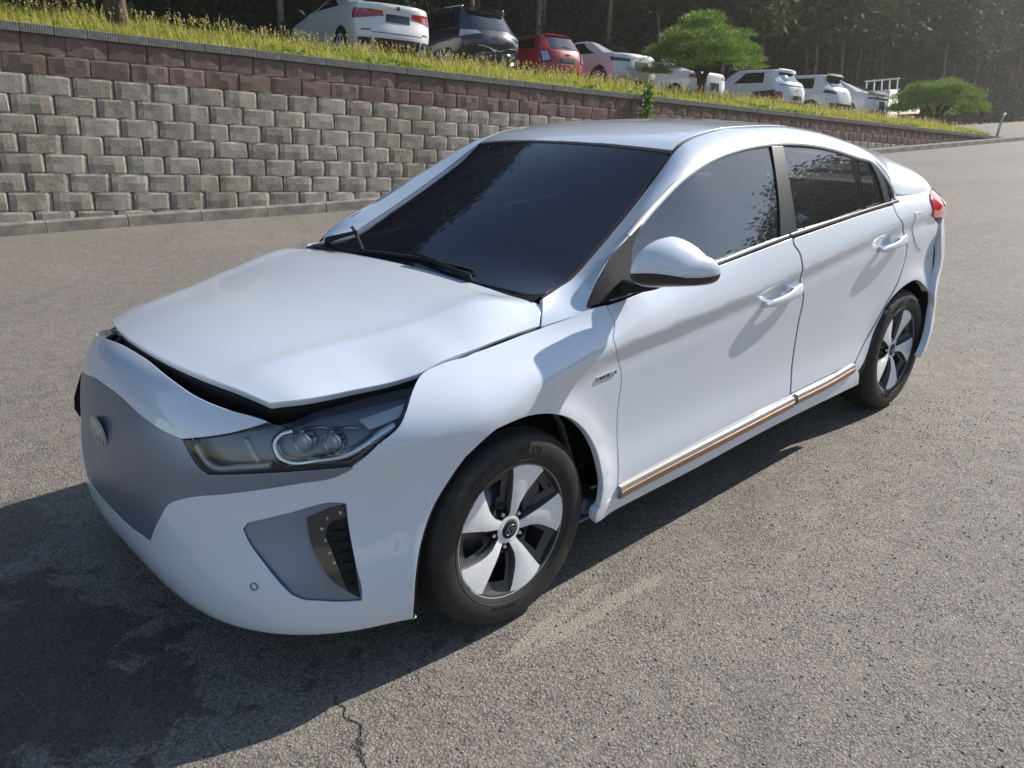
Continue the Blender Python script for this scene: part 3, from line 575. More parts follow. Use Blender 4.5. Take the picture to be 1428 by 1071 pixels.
o=panel('windshield',topS,[[(0,.03),(.6,.03),(.90,.06)],[(.90,.06),(.965,.25),(.98,.7)],[(.98,.7),(.980,3),(.975,5.0),(.97,5.93)],[(.97,5.93),(.5,5.93),(0,5.93)],[(0,5.93),(0,.03)]],M_win,CAR,sc=TS,gap=.002,off=-.002,th=.005,sym=True,orient=ORT,res=.03)
panel('windshield_seal',topS,[[(0,.02),(1,.02)],[(1,.02),(1,5.98)],[(1,5.98),(0,5.98)],[(0,5.98),(0,.02)]],M_black,CAR,sc=TS,gap=0,off=-.007,th=.006,sym=True,orient=ORT,res=.03,holes=()) if 0 else None
for s,_n in HS:
    strip('windshield_trim',topS,[(.985,k) for k in (.2,1,2,3,4,5,5.97)],M_black,CAR,[(-.014,-.012),(-.012,-.006),(.009,-.006),(.011,-.012)],sc=TS,orient=ORT,side=s)
V,F=sweep(topS(np.linspace(-.98,.98,41),np.full(41,5.965)),nrm(topS,np.linspace(-.98,.98,41)+1e-3,np.full(41,5.965),orient=ORT),[(-.012,-.012),(-.010,0),(.008,0),(.010,-.012)]); autos(mk('header_seal',V,F,M_black,CAR))
panel('roof',topS,[[(0,6.04),(.5,6.04),(.962,6.04)],[(.962,6.04),(.962,9),(.965,12.),(.97,13.)],[(.97,13.),(0,13.)],[(0,13.),(0,6.04)]],M_paint,CAR,sc=TS,gap=.001,th=.01,sym=True,orient=ORT,res=.03)
panel('rear_window',topS,[[(0,13.06),(.93,13.06)],[(.93,13.06),(.9,15),(.85,16.)],[(.85,16.),(0,16.)],[(0,16.),(0,13.06)]],M_side,CAR,sc=TS,gap=.001,off=-.004,th=.006,sym=True,orient=ORT,res=.04)
panel('tailgate',topS,[[(0,16.05),(.99,16.05)],[(.99,16.05),(.985,17.)],[(.985,17.),(0,17.)],[(0,17.),(0,16.05)]],M_paint,CAR,sc=TS,gap=.001,th=.012,sym=True,orient=ORT,res=.03)
for s,_n in HS:
    strip('tailgate_edge',topS,[(.965,k) for k in (13.02,14,15,16.03)],M_paint,CAR,[(-.03,-.012),(-.028,-.001),(.016,-.001),(.018,-.012)],sc=TS,orient=ORT,side=s)
RS=(.2,.17)
for s,_n in HS:
    panel('roof_rail',railS,[[(0.02,.02),(.02,6),(.02,12),(.0,17)],[(.0,17),(1,17)],[(1,17),(1,14),(1,8),(1,1)],[(1,1),(1,0.)],[(1,0.),(.02,.02)]],M_paint,CAR,sc=RS,gap=.0006,th=.012,orient=ORR,res=.02,ds=.01,side=s)
    strip('roof_ditch',topS,[(1.0,k) for k in (6,7,8,9,11,13)],M_black,CAR,[(-.03,-.016),(-.03,-.007),(.012,-.007),(.012,-.016)],sc=TS,orient=ORT,side=s)
# ---- greenhouse sides
GS=(1,1)
frame=[[tuple(p) for p in TR['R2'][0]],]
beltG=[(x,float(zbl(x))+.004) for x in (2.51,2.2,1.85,1.5,1.0,.7,.45,.36)]
for s,_n in HS:
    fr=panel('window_surround',G,[[tuple(p) for p in TR['R2'][0]],[tuple(TR['R2'][0][-1]),beltG[0]],beltG,[beltG[-1],tuple(TR['R2'][0][0])]],M_gloss,CAR,sc=GS,gap=.001,off=-.010,th=.01,orient=ORG,side=s,res=.04,
        holes=[TR[k] for k in ('gl_front','gl_rear','gl_rear_small','gl_quarter')])
    for k in ('gl_front','gl_rear','gl_rear_small','gl_quarter'):
        panel('window_pane',G,TR[k],M_side,DR[s][0] if k=='gl_front' else DR[s][1] if 'rear' in k else CAR,sc=GS,gap=.0005,off=-.006,th=.003,orient=ORG,side=s,res=.05)
    for k in ('b_pillar','c_pillar'):
        panel('pillar_trim',G,TR[k],M_pillar,CAR,sc=GS,gap=.001,off=.001,th=.01,orient=ORG,side=s,res=.03)
    strip('window_frame_trim',G,TR['band'][0],M_satin,CAR,[(-.013,-.012),(-.012,.0),(-.004,.003),(.006,.002),(.013,-.002),(.014,-.012)],sc=GS,orient=ORG,side=s,ds=.02)  # silver colour stands in for sun glare on the dark frame
    strip('belt_moulding',G,[(x,float(zbl(x))+.006) for x in (.44,.7,1.0,1.3,1.5)],M_belt,DR[s][0],[(-.008,-.01),(-.007,.002),(0,.004),(.006,.002),(.007,-.01)],sc=GS,orient=ORG,side=s)
    strip('belt_moulding',G,[(x,float(zbl(x))+.006) for x in (1.515,1.85,2.1,2.3,2.49)],M_belt,DR[s][1],[(-.008,-.01),(-.007,.002),(0,.004),(.006,.002),(.007,-.01)],sc=GS,orient=ORG,side=s)
    panel('mirror_triangle',G,TR['tri'],M_plast,DR[s][0],sc=GS,gap=.001,off=.004,th=.02,orient=ORG,side=s,res=.02)

# ================================================================ car details
def Wpt(ab,off=0.,side=1):
    ab=np.atleast_2d(np.array(ab,float)); P=wrap(ab[:,0],ab[:,1]); N=nrm(wrap,ab[:,0],ab[:,1],orient=ORW); P=P+N*off
    return P*[1,side,1],N*[1,side,1]
M_cham=mat('headlamp_chrome',(.72,.74,.77),.10,metal=1)
M_hlin=mat('headlamp_inner',(.22,.25,.32),.28,metal=.2)
M_drlb=mat('daylight_back_grey',(.06,.07,.09),.25,metal=.5)
M_hlg=mat('headlamp_reflector',(.82,.84,.88),.3,metal=.2,bump=(500,.6,.002))
M_plens=mat('projector_lens',(.80,.84,.90),.10,metal=.15,coat=1)  # pale blue-white base stands in for sky mirrored in the lens
for s,_n in HS:
    h=Wp('headlight','headlight',M_hlin,side=s,off=-.046,th=.01,gap=.002)
    # rim round the lamp
    P=outline(TR['headlight'],.012,US); P=shrink(wrap,P,.004); pts=wrap(P[:,0],P[:,1]); nn=nrm(wrap,P[:,0],P[:,1],orient=ORW)
    V=[];F=[];k=len(pts)
    cen=pts.mean(0)
    for off,inn in ((-.002,0),(-.001,.006),(-.004,.008),(-.048,.010)):
        tdir=nm(cen-pts); V+=list(pts+nn*off+tdir*inn*.8)
    for r_ in range(3):
        for i in range(k): F.append((r_*k+i,r_*k+(i+1)%k,(r_+1)*k+(i+1)%k,(r_+1)*k+i))
    V=np.array(V)*[1,s,1]; mk('lamp_rim',V,F if s>0 else [f[::-1] for f in F],M_gloss,h)
    Wp('lens','headlight',M_lens,side=s,off=-.001,th=.001,gap=.005,parent=h,flange=False)
    c=curve(HL['chrome'][0],ds=.008,sc=US); P_,N_=Wpt(c,-.030,1); w=np.linspace(0,1,len(c)); 
    V=[];F=[];T_=nm(np.gradient(P_,axis=0));B_=nm(np.cross(N_,T_)); wd=.013+.010*np.clip((w-.55)/.45,0,1)
    prof=[(-1,-.012),(-.8,.004),(0,.008),(.8,.002),(1,-.025)]
    for i in range(len(c)):
        for a_,o_ in prof: V.append(P_[i]+B_[i]*a_*wd[i]+N_[i]*o_)
    for i in range(len(c)-1):
        for q_ in range(4): F.append((i*5+q_,i*5+q_+1,(i+1)*5+q_+1,(i+1)*5+q_))
    V=np.array(V)*[1,s,1]; mk('chrome_surround',V,F,M_cham,h)
    for ab in HL['proj'][0]:
        P_,N_=Wpt([ab],-.045,1); d=nm(np.array([-.90,-.42,.02])); V,F=lathe([(.030,.0),(.030,-.022),(.027,-.028),(.024,-.026),(.024,-.01)],28)
        V=np.array(V); z=np.array([0,0,1.]); ax=-d; yv=ax; xv=nm(np.cross(yv,z)); zv=np.cross(xv,yv)
        Rm=np.stack([xv,yv,zv],1); Vt=V@Rm.T+P_[0]; mk('projector_ring',Vt*[1,s,1],F,M_cham,h)
        V,F=lathe([(.0245,-.006),(.022,-.016),(.015,-.024),(.007,-.0275),(.0005,-.028)],28); Vt=np.array(V)@Rm.T+P_[0]; mk('projector_lens',Vt*[1,s,1],F,M_plens,h)
        V,F=lathe([(.024,.0),(.001,.0)],20); Vt=np.array(V)@Rm.T+P_[0]; mk('projector_core',Vt*[1,s,1],F,M_white,h)
        mb=MB(); q0=P_[0]+np.array([.0,0,.034]); mb.tube([q0+d*.03+[0,0,-.004],q0+d*.01,q0-d*.012+np.array([.02,-.03,.0]),q0+np.array([.045,-.05,-.004])],[.006,.007,.006,.002],6,flat=.4)
        o=mb.build('projector_brow',M_cham,h,smooth=True)
        if s<0: o.scale=(1,-1,1)
    Wp('side_reflector',HL['refl'],M_hlg,side=s,off=-.016,th=.004,gap=0,parent=h)
    c=curve(HL['drlbar'][0],ds=.01,sc=US); P_,N_=Wpt(c,-.018,1); V,F=sweep(P_,N_,[(-.008,-.01),(-.007,.003),(.007,.003),(.008,-.01)]); mk('running_light_bar',np.array(V)*[1,s,1],F,M_hlg,h)
    c=curve(HL['inner'][0],ds=.01,sc=US); P_,N_=Wpt(c,-.035,1); V,F=sweep(P_,N_,[(-.012,-.02),(0,.006),(.012,-.02)]); mk('inner_fin',np.array(V)*[1,s,1],F,M_hlg,h)
# front corner openings
def fogdef(P,N):
    y=np.abs(P[:,1]); x=P[:,0]; u=(x+.74)/.22
    t=sm(.02,.62,u); v=sm(.305,.375,P[:,2])*sm(.575,.535,P[:,2]-.0*x)
    return P-N*(.003+.020*t*(.15+.85*v))[:,None]
for s,_n in HS:
    f=Wp('corner_intake','fog',M_grey,side=s,off=-.001,th=.008,gap=.002,res=.012,ds=.009,deform=lambda P,N:fogdef(P,N))
    P=outline(TR['fog'],.01,US); P=shrink(wrap,P,.001); p0=wrap(P[:,0],P[:,1]);n0=nrm(wrap,P[:,0],P[:,1],orient=ORW); k=len(P)
    V=np.vstack([p0-n0*.002,fogdef(p0,n0)-n0*.004])*[1,s,1]; F=[(i,(i+1)%k,k+(i+1)%k,k+i) for i in range(k)]
    mk('intake_wall',V,F if s>0 else [q[::-1] for q in F],M_grey,f)
    def lift(o): return lambda P,N:fogdef(P,N)+N*o
    Wp('daylight_lamp','drl',M_lens,side=s,th=.004,gap=.001,res=.012,ds=.009,deform=lift(.010),parent=f)
    Wp('daylight_back','drl',M_drlb,side=s,th=.003,gap=.002,res=.012,ds=.009,deform=lift(.003),parent=f)
    P_,N_=Wpt(HL['leds'][0],0); Pd=fogdef(P_,N_)+N_*.0075
    for p in Pd:
        mb=MB()
        for k in range(3): mb.box(p+rng.uniform(-.004,.004,3)*[.6,.6,1],(.004,.003,.003+.002*k),m=0)
        o=mb.build('diode',M_white,f); 
        if s<0:o.scale=(1,-1,1)
    Wp('air_vent','vent',M_black,side=s,th=.004,gap=.001,res=.012,ds=.009,deform=lift(.002),parent=f)
    tv=np.array(TR['vent'][0],float); tr_=np.array(TR['vent'][2],float)[::-1]
    for k in range(6):
        fz=.16+.13*k; A0=curve(tv,n=60)[int(12+fz*44)] if 0 else None
        z0=np.interp(fz,[0,1],[tr_[0][1],tr_[-1][1]]); 
        # left edge at that height
        L_=curve(tv,n=80); L_=L_[np.argsort(L_[:,1])]; R_=curve(tr_,n=80); R_=R_[np.argsort(R_[:,1])]
        a0=np.interp(z0,L_[:,1],L_[:,0]);a1=np.interp(z0,R_[:,1],R_[:,0])
        if a1-a0<.004: continue
        c=np.stack([np.linspace(a0+.004,a1-.001,6),np.full(6,z0)],1); P_,N_=Wpt(c,0); Pd=fogdef(P_,N_)
        V,F=sweep(Pd,N_,[(-.0012,.0),(-.0012,.016),(.0012,.016),(.0012,.0)]); mk('slat',np.array(V)*[1,s,1],F,M_plast,f,smooth=False)
# parking sensors
for s,_n in HS:
    P_,N_=Wpt(TR['sensor'][0],0.001,1); n_=N_[0]; a_=nm(np.cross(n_,[0,0,1]));b_=np.cross(a_,n_)
    th=np.linspace(0,2*np.pi,25)[:-1]; ring=[P_[0]+a_*.0095*np.cos(t)+b_*.0095*np.sin(t)+n_*.0006 for t in th]; ring.append(ring[0])
    mb=MB(); mb.tube(ring,.0012,5,cap=False); o=mb.build('parking_sensor',M_black,CAR)
    if s<0:o.scale=(1,-1,1)
# badge on the nose: oval with slanted H
def logo(parent,c,a,b,n,w,h,r,material,name='emblem_logo'):
    """c centre, a right axis, b up axis, n outward"""
    mb=MB(); th=np.linspace(0,2*np.pi,41)
    mb.tube([c+a*w*np.cos(t)+b*h*np.sin(t) for t in th],r,6,cap=False,flat=.6)
    def st(x0,y0,x1,y1,x2,y2):
        q=np.linspace(0,1,9); mb.tube([c+a*w*((1-t)**2*x0+2*t*(1-t)*x1+t*t*x2)+b*h*((1-t)**2*y0+2*t*(1-t)*y1+t*t*y2) for t in q],r*1.25,6,flat=.6)
    st(-.62,-.74,-.42,.0,-.26,.93); st(.62,.74,.42,.0,.26,-.93); st(-.45,-.16,0,.10,.45,.16)
    return mb.build(name,material,parent,smooth=True)
M_emb=mat('emblem_grey',(.27,.27,.265),.28,coat=.6); M_embl=mat('emblem_logo_grey',(.62,.62,.61),.25,metal=.4)
zc_=.628; Pc=wrap(np.array([1e-3]),np.array([zc_]))[0]; Pc[1]=0; Nc=np.array([-1,0,-.05]); Nc=nm(Nc)
V,F=lathe([(.060,.0),(.060,-.002),(.058,-.0035),(.045,-.0045),(.02,-.005),(.0005,-.0052)],48); V=np.array(V)
Rm=np.stack([[0,-1,0],-Nc,nm(np.cross([0,-1,0],-Nc))],1); 
Pc[1]=-.016; Pb_=Pc+Nc*.0085
E_=mk('emblem',(V*[1.12,1,.92])@Rm.T+Pb_,F,M_emb,CAR); autos(E_,50)
logo(E_,Pb_+Nc*.0052,np.array([0,-1.,0]),np.array([0,0,1.]),Nc,.046,.030,.0022,M_embl)
# fender badge: BLUE DRIVE
b0,b1=Wpt(TR['badge'][0],.0)[0]; nb=Wpt([TR['badge'][0][0]])[1][0]
for s in (1,):
    ax=nm(b1-b0); nb=nm(nb-ax*(nb@ax)); up=np.cross(ax,nb); up=up if up[2]>0 else -up; L=np.linalg.norm(b1-b0)*1.02; hh=.0135
    Rb=np.stack([ax,nb,up],1)
    mb=MB(); mb.box((b0+b1)/2+nb*.002,(L,.004,hh),Rb,0); bd=mb.build('fender_badge',M_satin,CAR)
    mb=MB(); mb.box(b0+ax*L*.74+nb*.0042,(L*.5,.0012,hh*.86),Rb); mb.build('badge_field',M_navy,bd)
    def text(body,pos,size,m,parent,R,name='lettering',ext=.0003,squash=1):
        cu=bpy.data.curves.new(name,'FONT'); cu.body=body; cu.size=size; cu.extrude=ext; cu.align_x='CENTER'; cu.align_y='CENTER'
        ob=bpy.data.objects.new(name,cu); COL.objects.link(ob); dg=bpy.context.evaluated_depsgraph_get(); me=bpy.data.meshes.new_from_object(ob.evaluated_get(dg)); bpy.data.objects.remove(ob)
        me.materials.clear(); me.materials.append(m); n=len(me.vertices); co=np.empty(n*3); me.vertices.foreach_get('co',co); co=co.reshape(-1,3)
        w=co@np.stack([R[:,0]*squash,R[:,2],R[:,1]],0)+pos; me.vertices.foreach_set('co',w.ravel()); me.update()
        return obj(name,me,parent)
    text('BLUE',b0+ax*L*.25+nb*.0046,.0125,M_gloss,bd,Rb,squash=.95); text('DRIVE',b0+ax*L*.74+nb*.0052,.0115,M_white,bd,Rb,squash=.9)
# ---- door handles and dished cups
for s,_n in HS:
    for key,pd in (('handle_f',DR[s][0]),('handle_r',DR[s][1])):
        c=np.array(TR[key][0]); q=curve(c,n=22,sc=US); P_,N_=Wpt(q,0,1); t=np.linspace(0,1,22)
        o_=.012+.020*np.clip(np.sin(np.pi*np.clip(t*.93+.05,0,1)),0,1)**.55
        T_=nm(np.gradient(P_,axis=0));B_=nm(np.cross(N_,T_)); B_=B_*np.sign(B_[:,2:3])
        V=[];F=[];K=10
        hw=.016+.009*sm(.40,.95,t)-.006*sm(.15,0,t); hd=.011
        for i in range(22):
            for k in range(K):
                a_=2*np.pi*k/K; V.append(P_[i]+N_[i]*(o_[i]+np.sin(a_)*hd)+B_[i]*np.cos(a_)*hw[i])
        for i in range(21):
            for k in range(K): F.append((i*K+k,i*K+(k+1)%K,(i+1)*K+(k+1)%K,(i+1)*K+k))
        F.append(tuple(range(K)));F.append(tuple(21*K+k for k in range(K))[::-1])
        o=mk('door_handle',np.array(V)*[1,s,1],F,M_paint,pd); autos(o,60)
        mb=MB()
        pass
        for i in (2,19):
            mb=MB(); mb.box(P_[i]+N_[i]*o_[i]*.45,(.03,max(.01,o_[i]),.022)); o2=mb.build('handle_base',M_paint,o)
            if s<0:o2.scale=(1,-1,1)
# ---- door mirrors
def mirror_sec(w):
    """section at fraction w from the door outwards: rear plane x, depth, bottom z, top z"""
    yy=-.905-.170*w
    xr=.565+.125*w; d=(.150-.055*w)*(.25+.75*np.clip(1-(w/1.02)**5,0,1)); 
    zb=.985+.022*w; zt=1.118+.030*np.sin(np.pi*min(w*1.15+.12,1))-.042*w**2.2
    return yy,xr,d,zb,zt
def mirror_mesh(phi0,phi1,grow=0.,nw=60,nphi=36):
    V=[];F=[]
    for i in range(nw+1):
        w0=i/nw; w=.5-.5*math.cos(math.pi*w0); yy,xr,d,zb,zt=mirror_sec(w)
        e=(1-abs(2*w-1)**7)**.5*.999+.001; e=max(e,.02)
        cz=(zb+zt)/2-.01*w; hz=(zt-zb)/2*e+grow; dx=d*(.35+.65*e)+grow
        for k in range(nphi+1):
            p=phi0+(phi1-phi0)*k/nphi; c_,s_=math.cos(p),math.sin(p)
            # p=0 rear-top, pi/2 front, pi rear-bottom
            V.append((xr-dx*abs(s_)**.8*(1-.15*c_) if 1 else 0,yy,cz+hz*np.sign(c_)*abs(c_)**.85))
    n=nphi+1
    for i in range(nw):
        for k in range(nphi): F.append((i*n+k,i*n+k+1,(i+1)*n+k+1,(i+1)*n+k))
    return np.array(V),F
for s,_n in HS[:1]:      # the far mirror is missing in the photograph
    def flip(V,F): return (V*[1,s,1],F if s>0 else [q[::-1] for q in F])
    pd=DR[s][0]
    V,F=flip(*mirror_mesh(0,math.pi*.56)); me_=mk('door_mirror',V,F,M_paint,pd)
    V,F=flip(*mirror_mesh(math.pi*.565,math.pi,-.001)); mk('mirror_lower_shell',V,F,M_gloss,me_)
    V,F=flip(*mirror_mesh(math.pi*.555,math.pi*.572,.0006)); mk('mirror_seam',V,F,M_black,me_)
    V=[];nw=22
    for i in range(nw+1):
        w=.5-.5*math.cos(math.pi*i/nw); yy,xr,d,zb,zt=mirror_sec(w); e=max((1-abs(2*w-1)**7)**.5,.02); cz=(zb+zt)/2-.01*w; hz=(zt-zb)/2*e
        V+=[(xr-.004,yy,cz+hz),(xr-.004,yy,cz-hz)]
    F=[(2*i,2*i+1,2*i+3,2*i+2) for i in range(nw)]; V,F=flip(np.array(V),F); mk('mirror_glass',V,F,M_cham,me_,smooth=False)
    mb=MB(); mb.tube([(.50,-.840,.985),(.525,-.88,.985),(.55,-.925,.998),(.57,-.955,1.01)],[.040,.036,.034,.03],14,flat=.55); o=mb.build('mirror_arm',M_plast,me_,smooth=True)
    if s<0:o.scale=(1,-1,1)
    # turn-signal line
    V,F=[],[]
    for i in range(9):
        w=.72+.28*i/8*.95; yy,xr,d,zb,zt=mirror_sec(w); e=max((1-abs(2*w-1)**7)**.5,.05); cz=(zb+zt)/2-.01*w; hz=(zt-zb)/2*e; dx=d*(.35+.65*e)+.0015
        for p in (.52,.555):
            c_,s_=math.cos(p*math.pi),math.sin(p*math.pi); V.append((xr-dx*abs(s_)**.8*(1-.15*c_),yy-.001,cz+hz*np.sign(c_)*abs(c_)**.85))
    F=[(2*i,2*i+1,2*i+3,2*i+2) for i in range(8)]; V,F=flip(np.array(V),F); mk('turn_signal',V,F,M_cham,me_)
# ---- wheels
def make_wheel(rot):
    root=obj('wheel',None,CAR)
    yo=-.775
    prof=[(.200,-.070),(.205,-.090),(.212,-.094),(.224,-.101),(.240,-.1075),(.258,-.1090),(.276,-.1070),(.290,-.1025),(.301,-.095),(.3085,-.084),(.3125,-.0735),(.3145,-.062),(.3150,-.058),(.308,-.0565),(.308,-.0505),(.3155,-.049),(.316,-.024),(.3085,-.0225),(.3085,-.0155),(.316,-.014),(.316,.014),(.3085,.0155),(.3085,.0225),(.316,.024),(.3155,.049),(.308,.0505),(.308,.0565),(.315,.058),(.3125,.0735),(.3085,.084),(.290,.1025),(.24,.105),(.205,.09)]
    n=144; V,F=lathe(prof,n); V=np.array(V); k=len(prof)
    r=np.hypot(V[:,0],V[:,2]); seg=np.arange(len(V))//k; pi_=np.arange(len(V))%k
    dip=((seg%4)>=2)&((pi_>=8)&(pi_<=11)); sc_=np.where(dip,1-.0030/np.maximum(r,.01),1); V[:,0]*=sc_;V[:,2]*=sc_
    # sidewall text band line
    V[:,2]=np.maximum(V[:,2],-.3135)
    t=mk('tyre',V,F,M_rubber,root); autos(t,35)
    mb=MB(); th=np.linspace(0,2*np.pi,73)
    for rr,yy in ((.2955,-.1005),(.2315,-.1048)): mb.tube([(rr*math.sin(a),yy,rr*math.cos(a)) for a in th],.0012,4,cap=False)
    mb.build('sidewall_rib',M_rubber,t)
    def arc_text(s_,r_,a0,size,yy,flipv=1):
        for i,ch in enumerate(s_):
            if ch==' ': continue
            a=math.radians(a0+i*size/r_*180/math.pi*.78*flipv); c_,sn=math.cos(a),math.sin(a)
            pos=np.array([r_*sn,yy,r_*c_]); up=np.array([sn,0,c_])*flipv; ax=np.array([c_,0,-sn])*flipv
            text(ch,pos,size,M_rubber,t,np.stack([ax,np.array([0,-1.,0]),up],1),ext=.0012)
    arc_text('KUMHO',.262,-38,.030,-.1088); arc_text('SOLUS',.262,2,.030,-.1088); arc_text('205/55R16',.243,205,.016,-.108,-1)
    V,F=lathe([(.2195,-.080),(.2225,-.090),(.2215,-.0945),(.2165,-.0955),(.2125,-.0945),(.2095,-.090)],96); o=mk('rim',V,F,M_rimb,root)
    V,F=lathe([(.2095,-.090),(.2055,-.078),(.199,-.05),(.193,.0),(.20,.09)],72); mk('barrel',V,F,M_rimd,o)
    # spokes
    RR=np.array([.030,.042,.055,.085,.11,.135,.155,.185,.2105]); TLf=np.array([-9,-3,1,0.3,.7,1,1,1,0.5]); TRt=np.array([46,36,31,25.5,27,30,33,36,39.])
    YY=np.array([-.070,-.0735,-.0775,-.083,-.086,-.088,-.0895,-.0905,-.0905])
    def pp(r,a,y): a=math.radians(a); return (r*math.sin(a),y,r*math.cos(a))
    for j in range(5):
        a0=72*j+rot; V=[];F=[];nn=7
        for i,r_ in enumerate(RR):
            for q_ in range(nn):
                f_=q_/(nn-1); cr=.0045*(1-(2*f_-1)**2)*(r_/.2); V.append(pp(r_,a0+TLf[i]+(TRt[i]-TLf[i])*f_,YY[i]-cr))
        for i in range(len(RR)-1):
            for q_ in range(nn-1): F.append((i*nn+q_,i*nn+q_+1,(i+1)*nn+q_+1,(i+1)*nn+q_))
        sp=mk('spoke',V,F,M_rimb,root); 
        # side walls in dark paint
        V=[];F=[]
        for sd,lst in ((0,TLf),(1,TRt)):
            b=len(V)
            for i,r_ in enumerate(RR):
                w_=(-1 if sd==0 else 1)
                V+= [pp(r_,a0+lst[i],YY[i]),pp(r_,a0+lst[i]+w_*.35*.2/r_,YY[i]+.0015),pp(r_,a0+lst[i]+w_*2.4*.12/max(r_,.06),YY[i]+.020)]
            for i in range(len(RR)-1):
                for q_ in range(2): F.append((b+i*3+q_,b+i*3+q_+1,b+(i+1)*3+q_+1,b+(i+1)*3+q_))
        mk('spoke_side',V,F,M_rimd,sp)
        # pocket floor with opening
        V=[];F=[];nr,nt=14,12; rr=np.linspace(.040,.2100,nr+1)
        for i,r_ in enumerate(rr):
            l=np.interp(r_,RR,TRt); h_=np.interp(r_,RR,TLf)+72
            for q_ in range(nt+1):
                f_=q_/nt; base=np.interp(r_,[.04,.075,.11,.19,.21],[-.052,-.056,-.062,-.078,-.088]); vall=.010*math.sin(math.pi*f_)*(1 if r_<.2 else .3)
                V.append(pp(r_,a0+l+(h_-l)*f_,base+vall))
        for i in range(nr):
            for q_ in range(nt):
                rm=(rr[i]+rr[i+1])/2; f_=(q_+.5)/nt
                if .088<rm<.172 and .20<f_<.20+.52*min(1,.35+(rm-.08)/.06): continue
                if rm<.074 and abs(f_-.5)<.0: continue
                F.append((i*(nt+1)+q_,i*(nt+1)+q_+1,(i+1)*(nt+1)+q_+1,(i+1)*(nt+1)+q_))
        po=mk('pocket',V,F,M_rimd,root)
        a=a0+50.5; c_=pp(.0575,a,0)
        V,F=lathe([(.0165,-.074),(.0155,-.072),(.0148,-.050),(.001,-.050)],20,c=(c_[0],0,c_[2])); mk('nut_recess',V,F,M_gloss,po)
        V,F=lathe([(.0115,-.050),(.0115,-.056),(.0085,-.058),(.0085,-.070),(.006,-.0735),(.0003,-.0740)],6,c=(c_[0],0,c_[2])); V2_,F2_=lathe([(.013,-.05),(.013,-.054),(.009,-.058)],16,c=(c_[0],0,c_[2]))
        mb=MB(); mb.add(V,F); mb.add(V2_,F2_); mb.build('lug_nut',M_cham,root)
    V,F=lathe([(.046,-.0735),(.040,-.0765),(.0295,-.0775),(.0290,-.074)],40); mk('hub_face',V,F,M_rimb,root)
    V,F=lathe([(.0290,-.0740),(.0285,-.0790),(.0270,-.0800),(.0003,-.0805)],40); hc=mk('hub_cap',V,F,M_black,root); autos(hc)
    logo(hc,np.array([0,-.0815,0]),np.array([math.cos(.5),0,math.sin(.5)]),np.array([-math.sin(.5),0,math.cos(.5)]),np.array([0,-1.,0]),.0205,.0125,.0013,M_satin,'cap_logo')
    V,F=lathe([(.140,-.020),(.140,-.028),(.07,-.028),(.07,-.055),(.001,-.055)],48); mk('brake_disc',V,F,mat('disc_steel',(.25,.25,.26),.35,metal=.8) if 'disc_steel' not in bpy.data.materials else bpy.data.materials['disc_steel'],root)
    mb=MB(); mb.box((.105,-.035,.06),(.07,.05,.11)); mb.build('caliper',M_rimd,root)
    # valve
    a=math.radians(a0+72+50)
    mb=MB(); mb.tube([pp(.196,rot+62,-.072),pp(.186,rot+61,-.086)],[.0035,.003],7); mb.build('valve_stem',M_plast,root)
    return root
w1=make_wheel(1.0); w1.location=(0,-.775,.316); w1.rotation_euler=(0,0,0)
w2=copy_tree(w1,CAR); w2.location=(2.70,-.775,.316); w2.rotation_euler=(0,math.radians(8),0)
for x_ in (0,2.70):
    w=copy_tree(w1,CAR); w.location=(x_,.775,.316); w.rotation_euler=(0,math.radians(30),math.pi)
# wheel-arch liners
M_liner=mat('arch_liner',(.022,.021,.02),.85,bump=(60,.3,.004))
for x_ in (0,2.70):
    for s,_n in HS:
        V=[];F=[]; n=40
        for i in range(n+1):
            a=math.radians(-8+196*i/n); 
            for (r_,y_) in ((.372,-.80),(.380,-.79),(.380,-.70),(.375,-.62),(.30,-.58),(.05,-.56)): V.append((x_+r_*math.cos(a),y_*s,.316+r_*math.sin(a)))
        for i in range(n):
            for q_ in range(5): F.append((i*6+q_,i*6+q_+1,(i+1)*6+q_+1,(i+1)*6+q_))
        mk('arch_liner',V,F,M_liner,CAR)
# torn liner strip and bracket behind the near front wheel
M_lt=mat('liner_worn_grey',(.10,.095,.09),.8,noise=(40,.4))
mb=MB(); mb.tube([(.20,-.80,.66),(.265,-.80,.58),(.31,-.80,.46),(.335,-.81,.34),(.33,-.83,.26)],[.016,.018,.018,.02,.022],6,flat=.35); mb.build('torn_liner_strip',M_lt,CAR)
mb=MB(); mb.box((.345,-.83,.265),(.06,.05,.05),np.array(Matrix.Rotation(.5,3,'Y'))); mb.box((.30,-.84,.235),(.10,.06,.006)); mb.tube([(.355,-.86,.335),(.375,-.87,.34),(.38,-.875,.325)],.005,6); mb.build('sill_bracket',mat('bracket_grey',(.16,.19,.25),.5,metal=.3),CAR)
# hanging scrap at the far front corner
V=np.array([(-.62,.66,.70),(-.700,.63,.67),(-.735,.62,.63),(-.772,.62,.55),(-.778,.62,.505),(-.765,.62,.47),(-.757,.625,.50),(-.745,.63,.475),(-.70,.66,.52),(-.60,.72,.60)]); c=V.mean(0); n=len(V)
VV=np.vstack([V,V+[.004,.008,0]]); F=[tuple(range(n)),tuple(range(2*n-1,n-1,-1))]+[(i,(i+1)%n,n+(i+1)%n,n+i) for i in range(n)]
mk('torn_corner_trim',VV,F,M_plast,CAR,smooth=False)
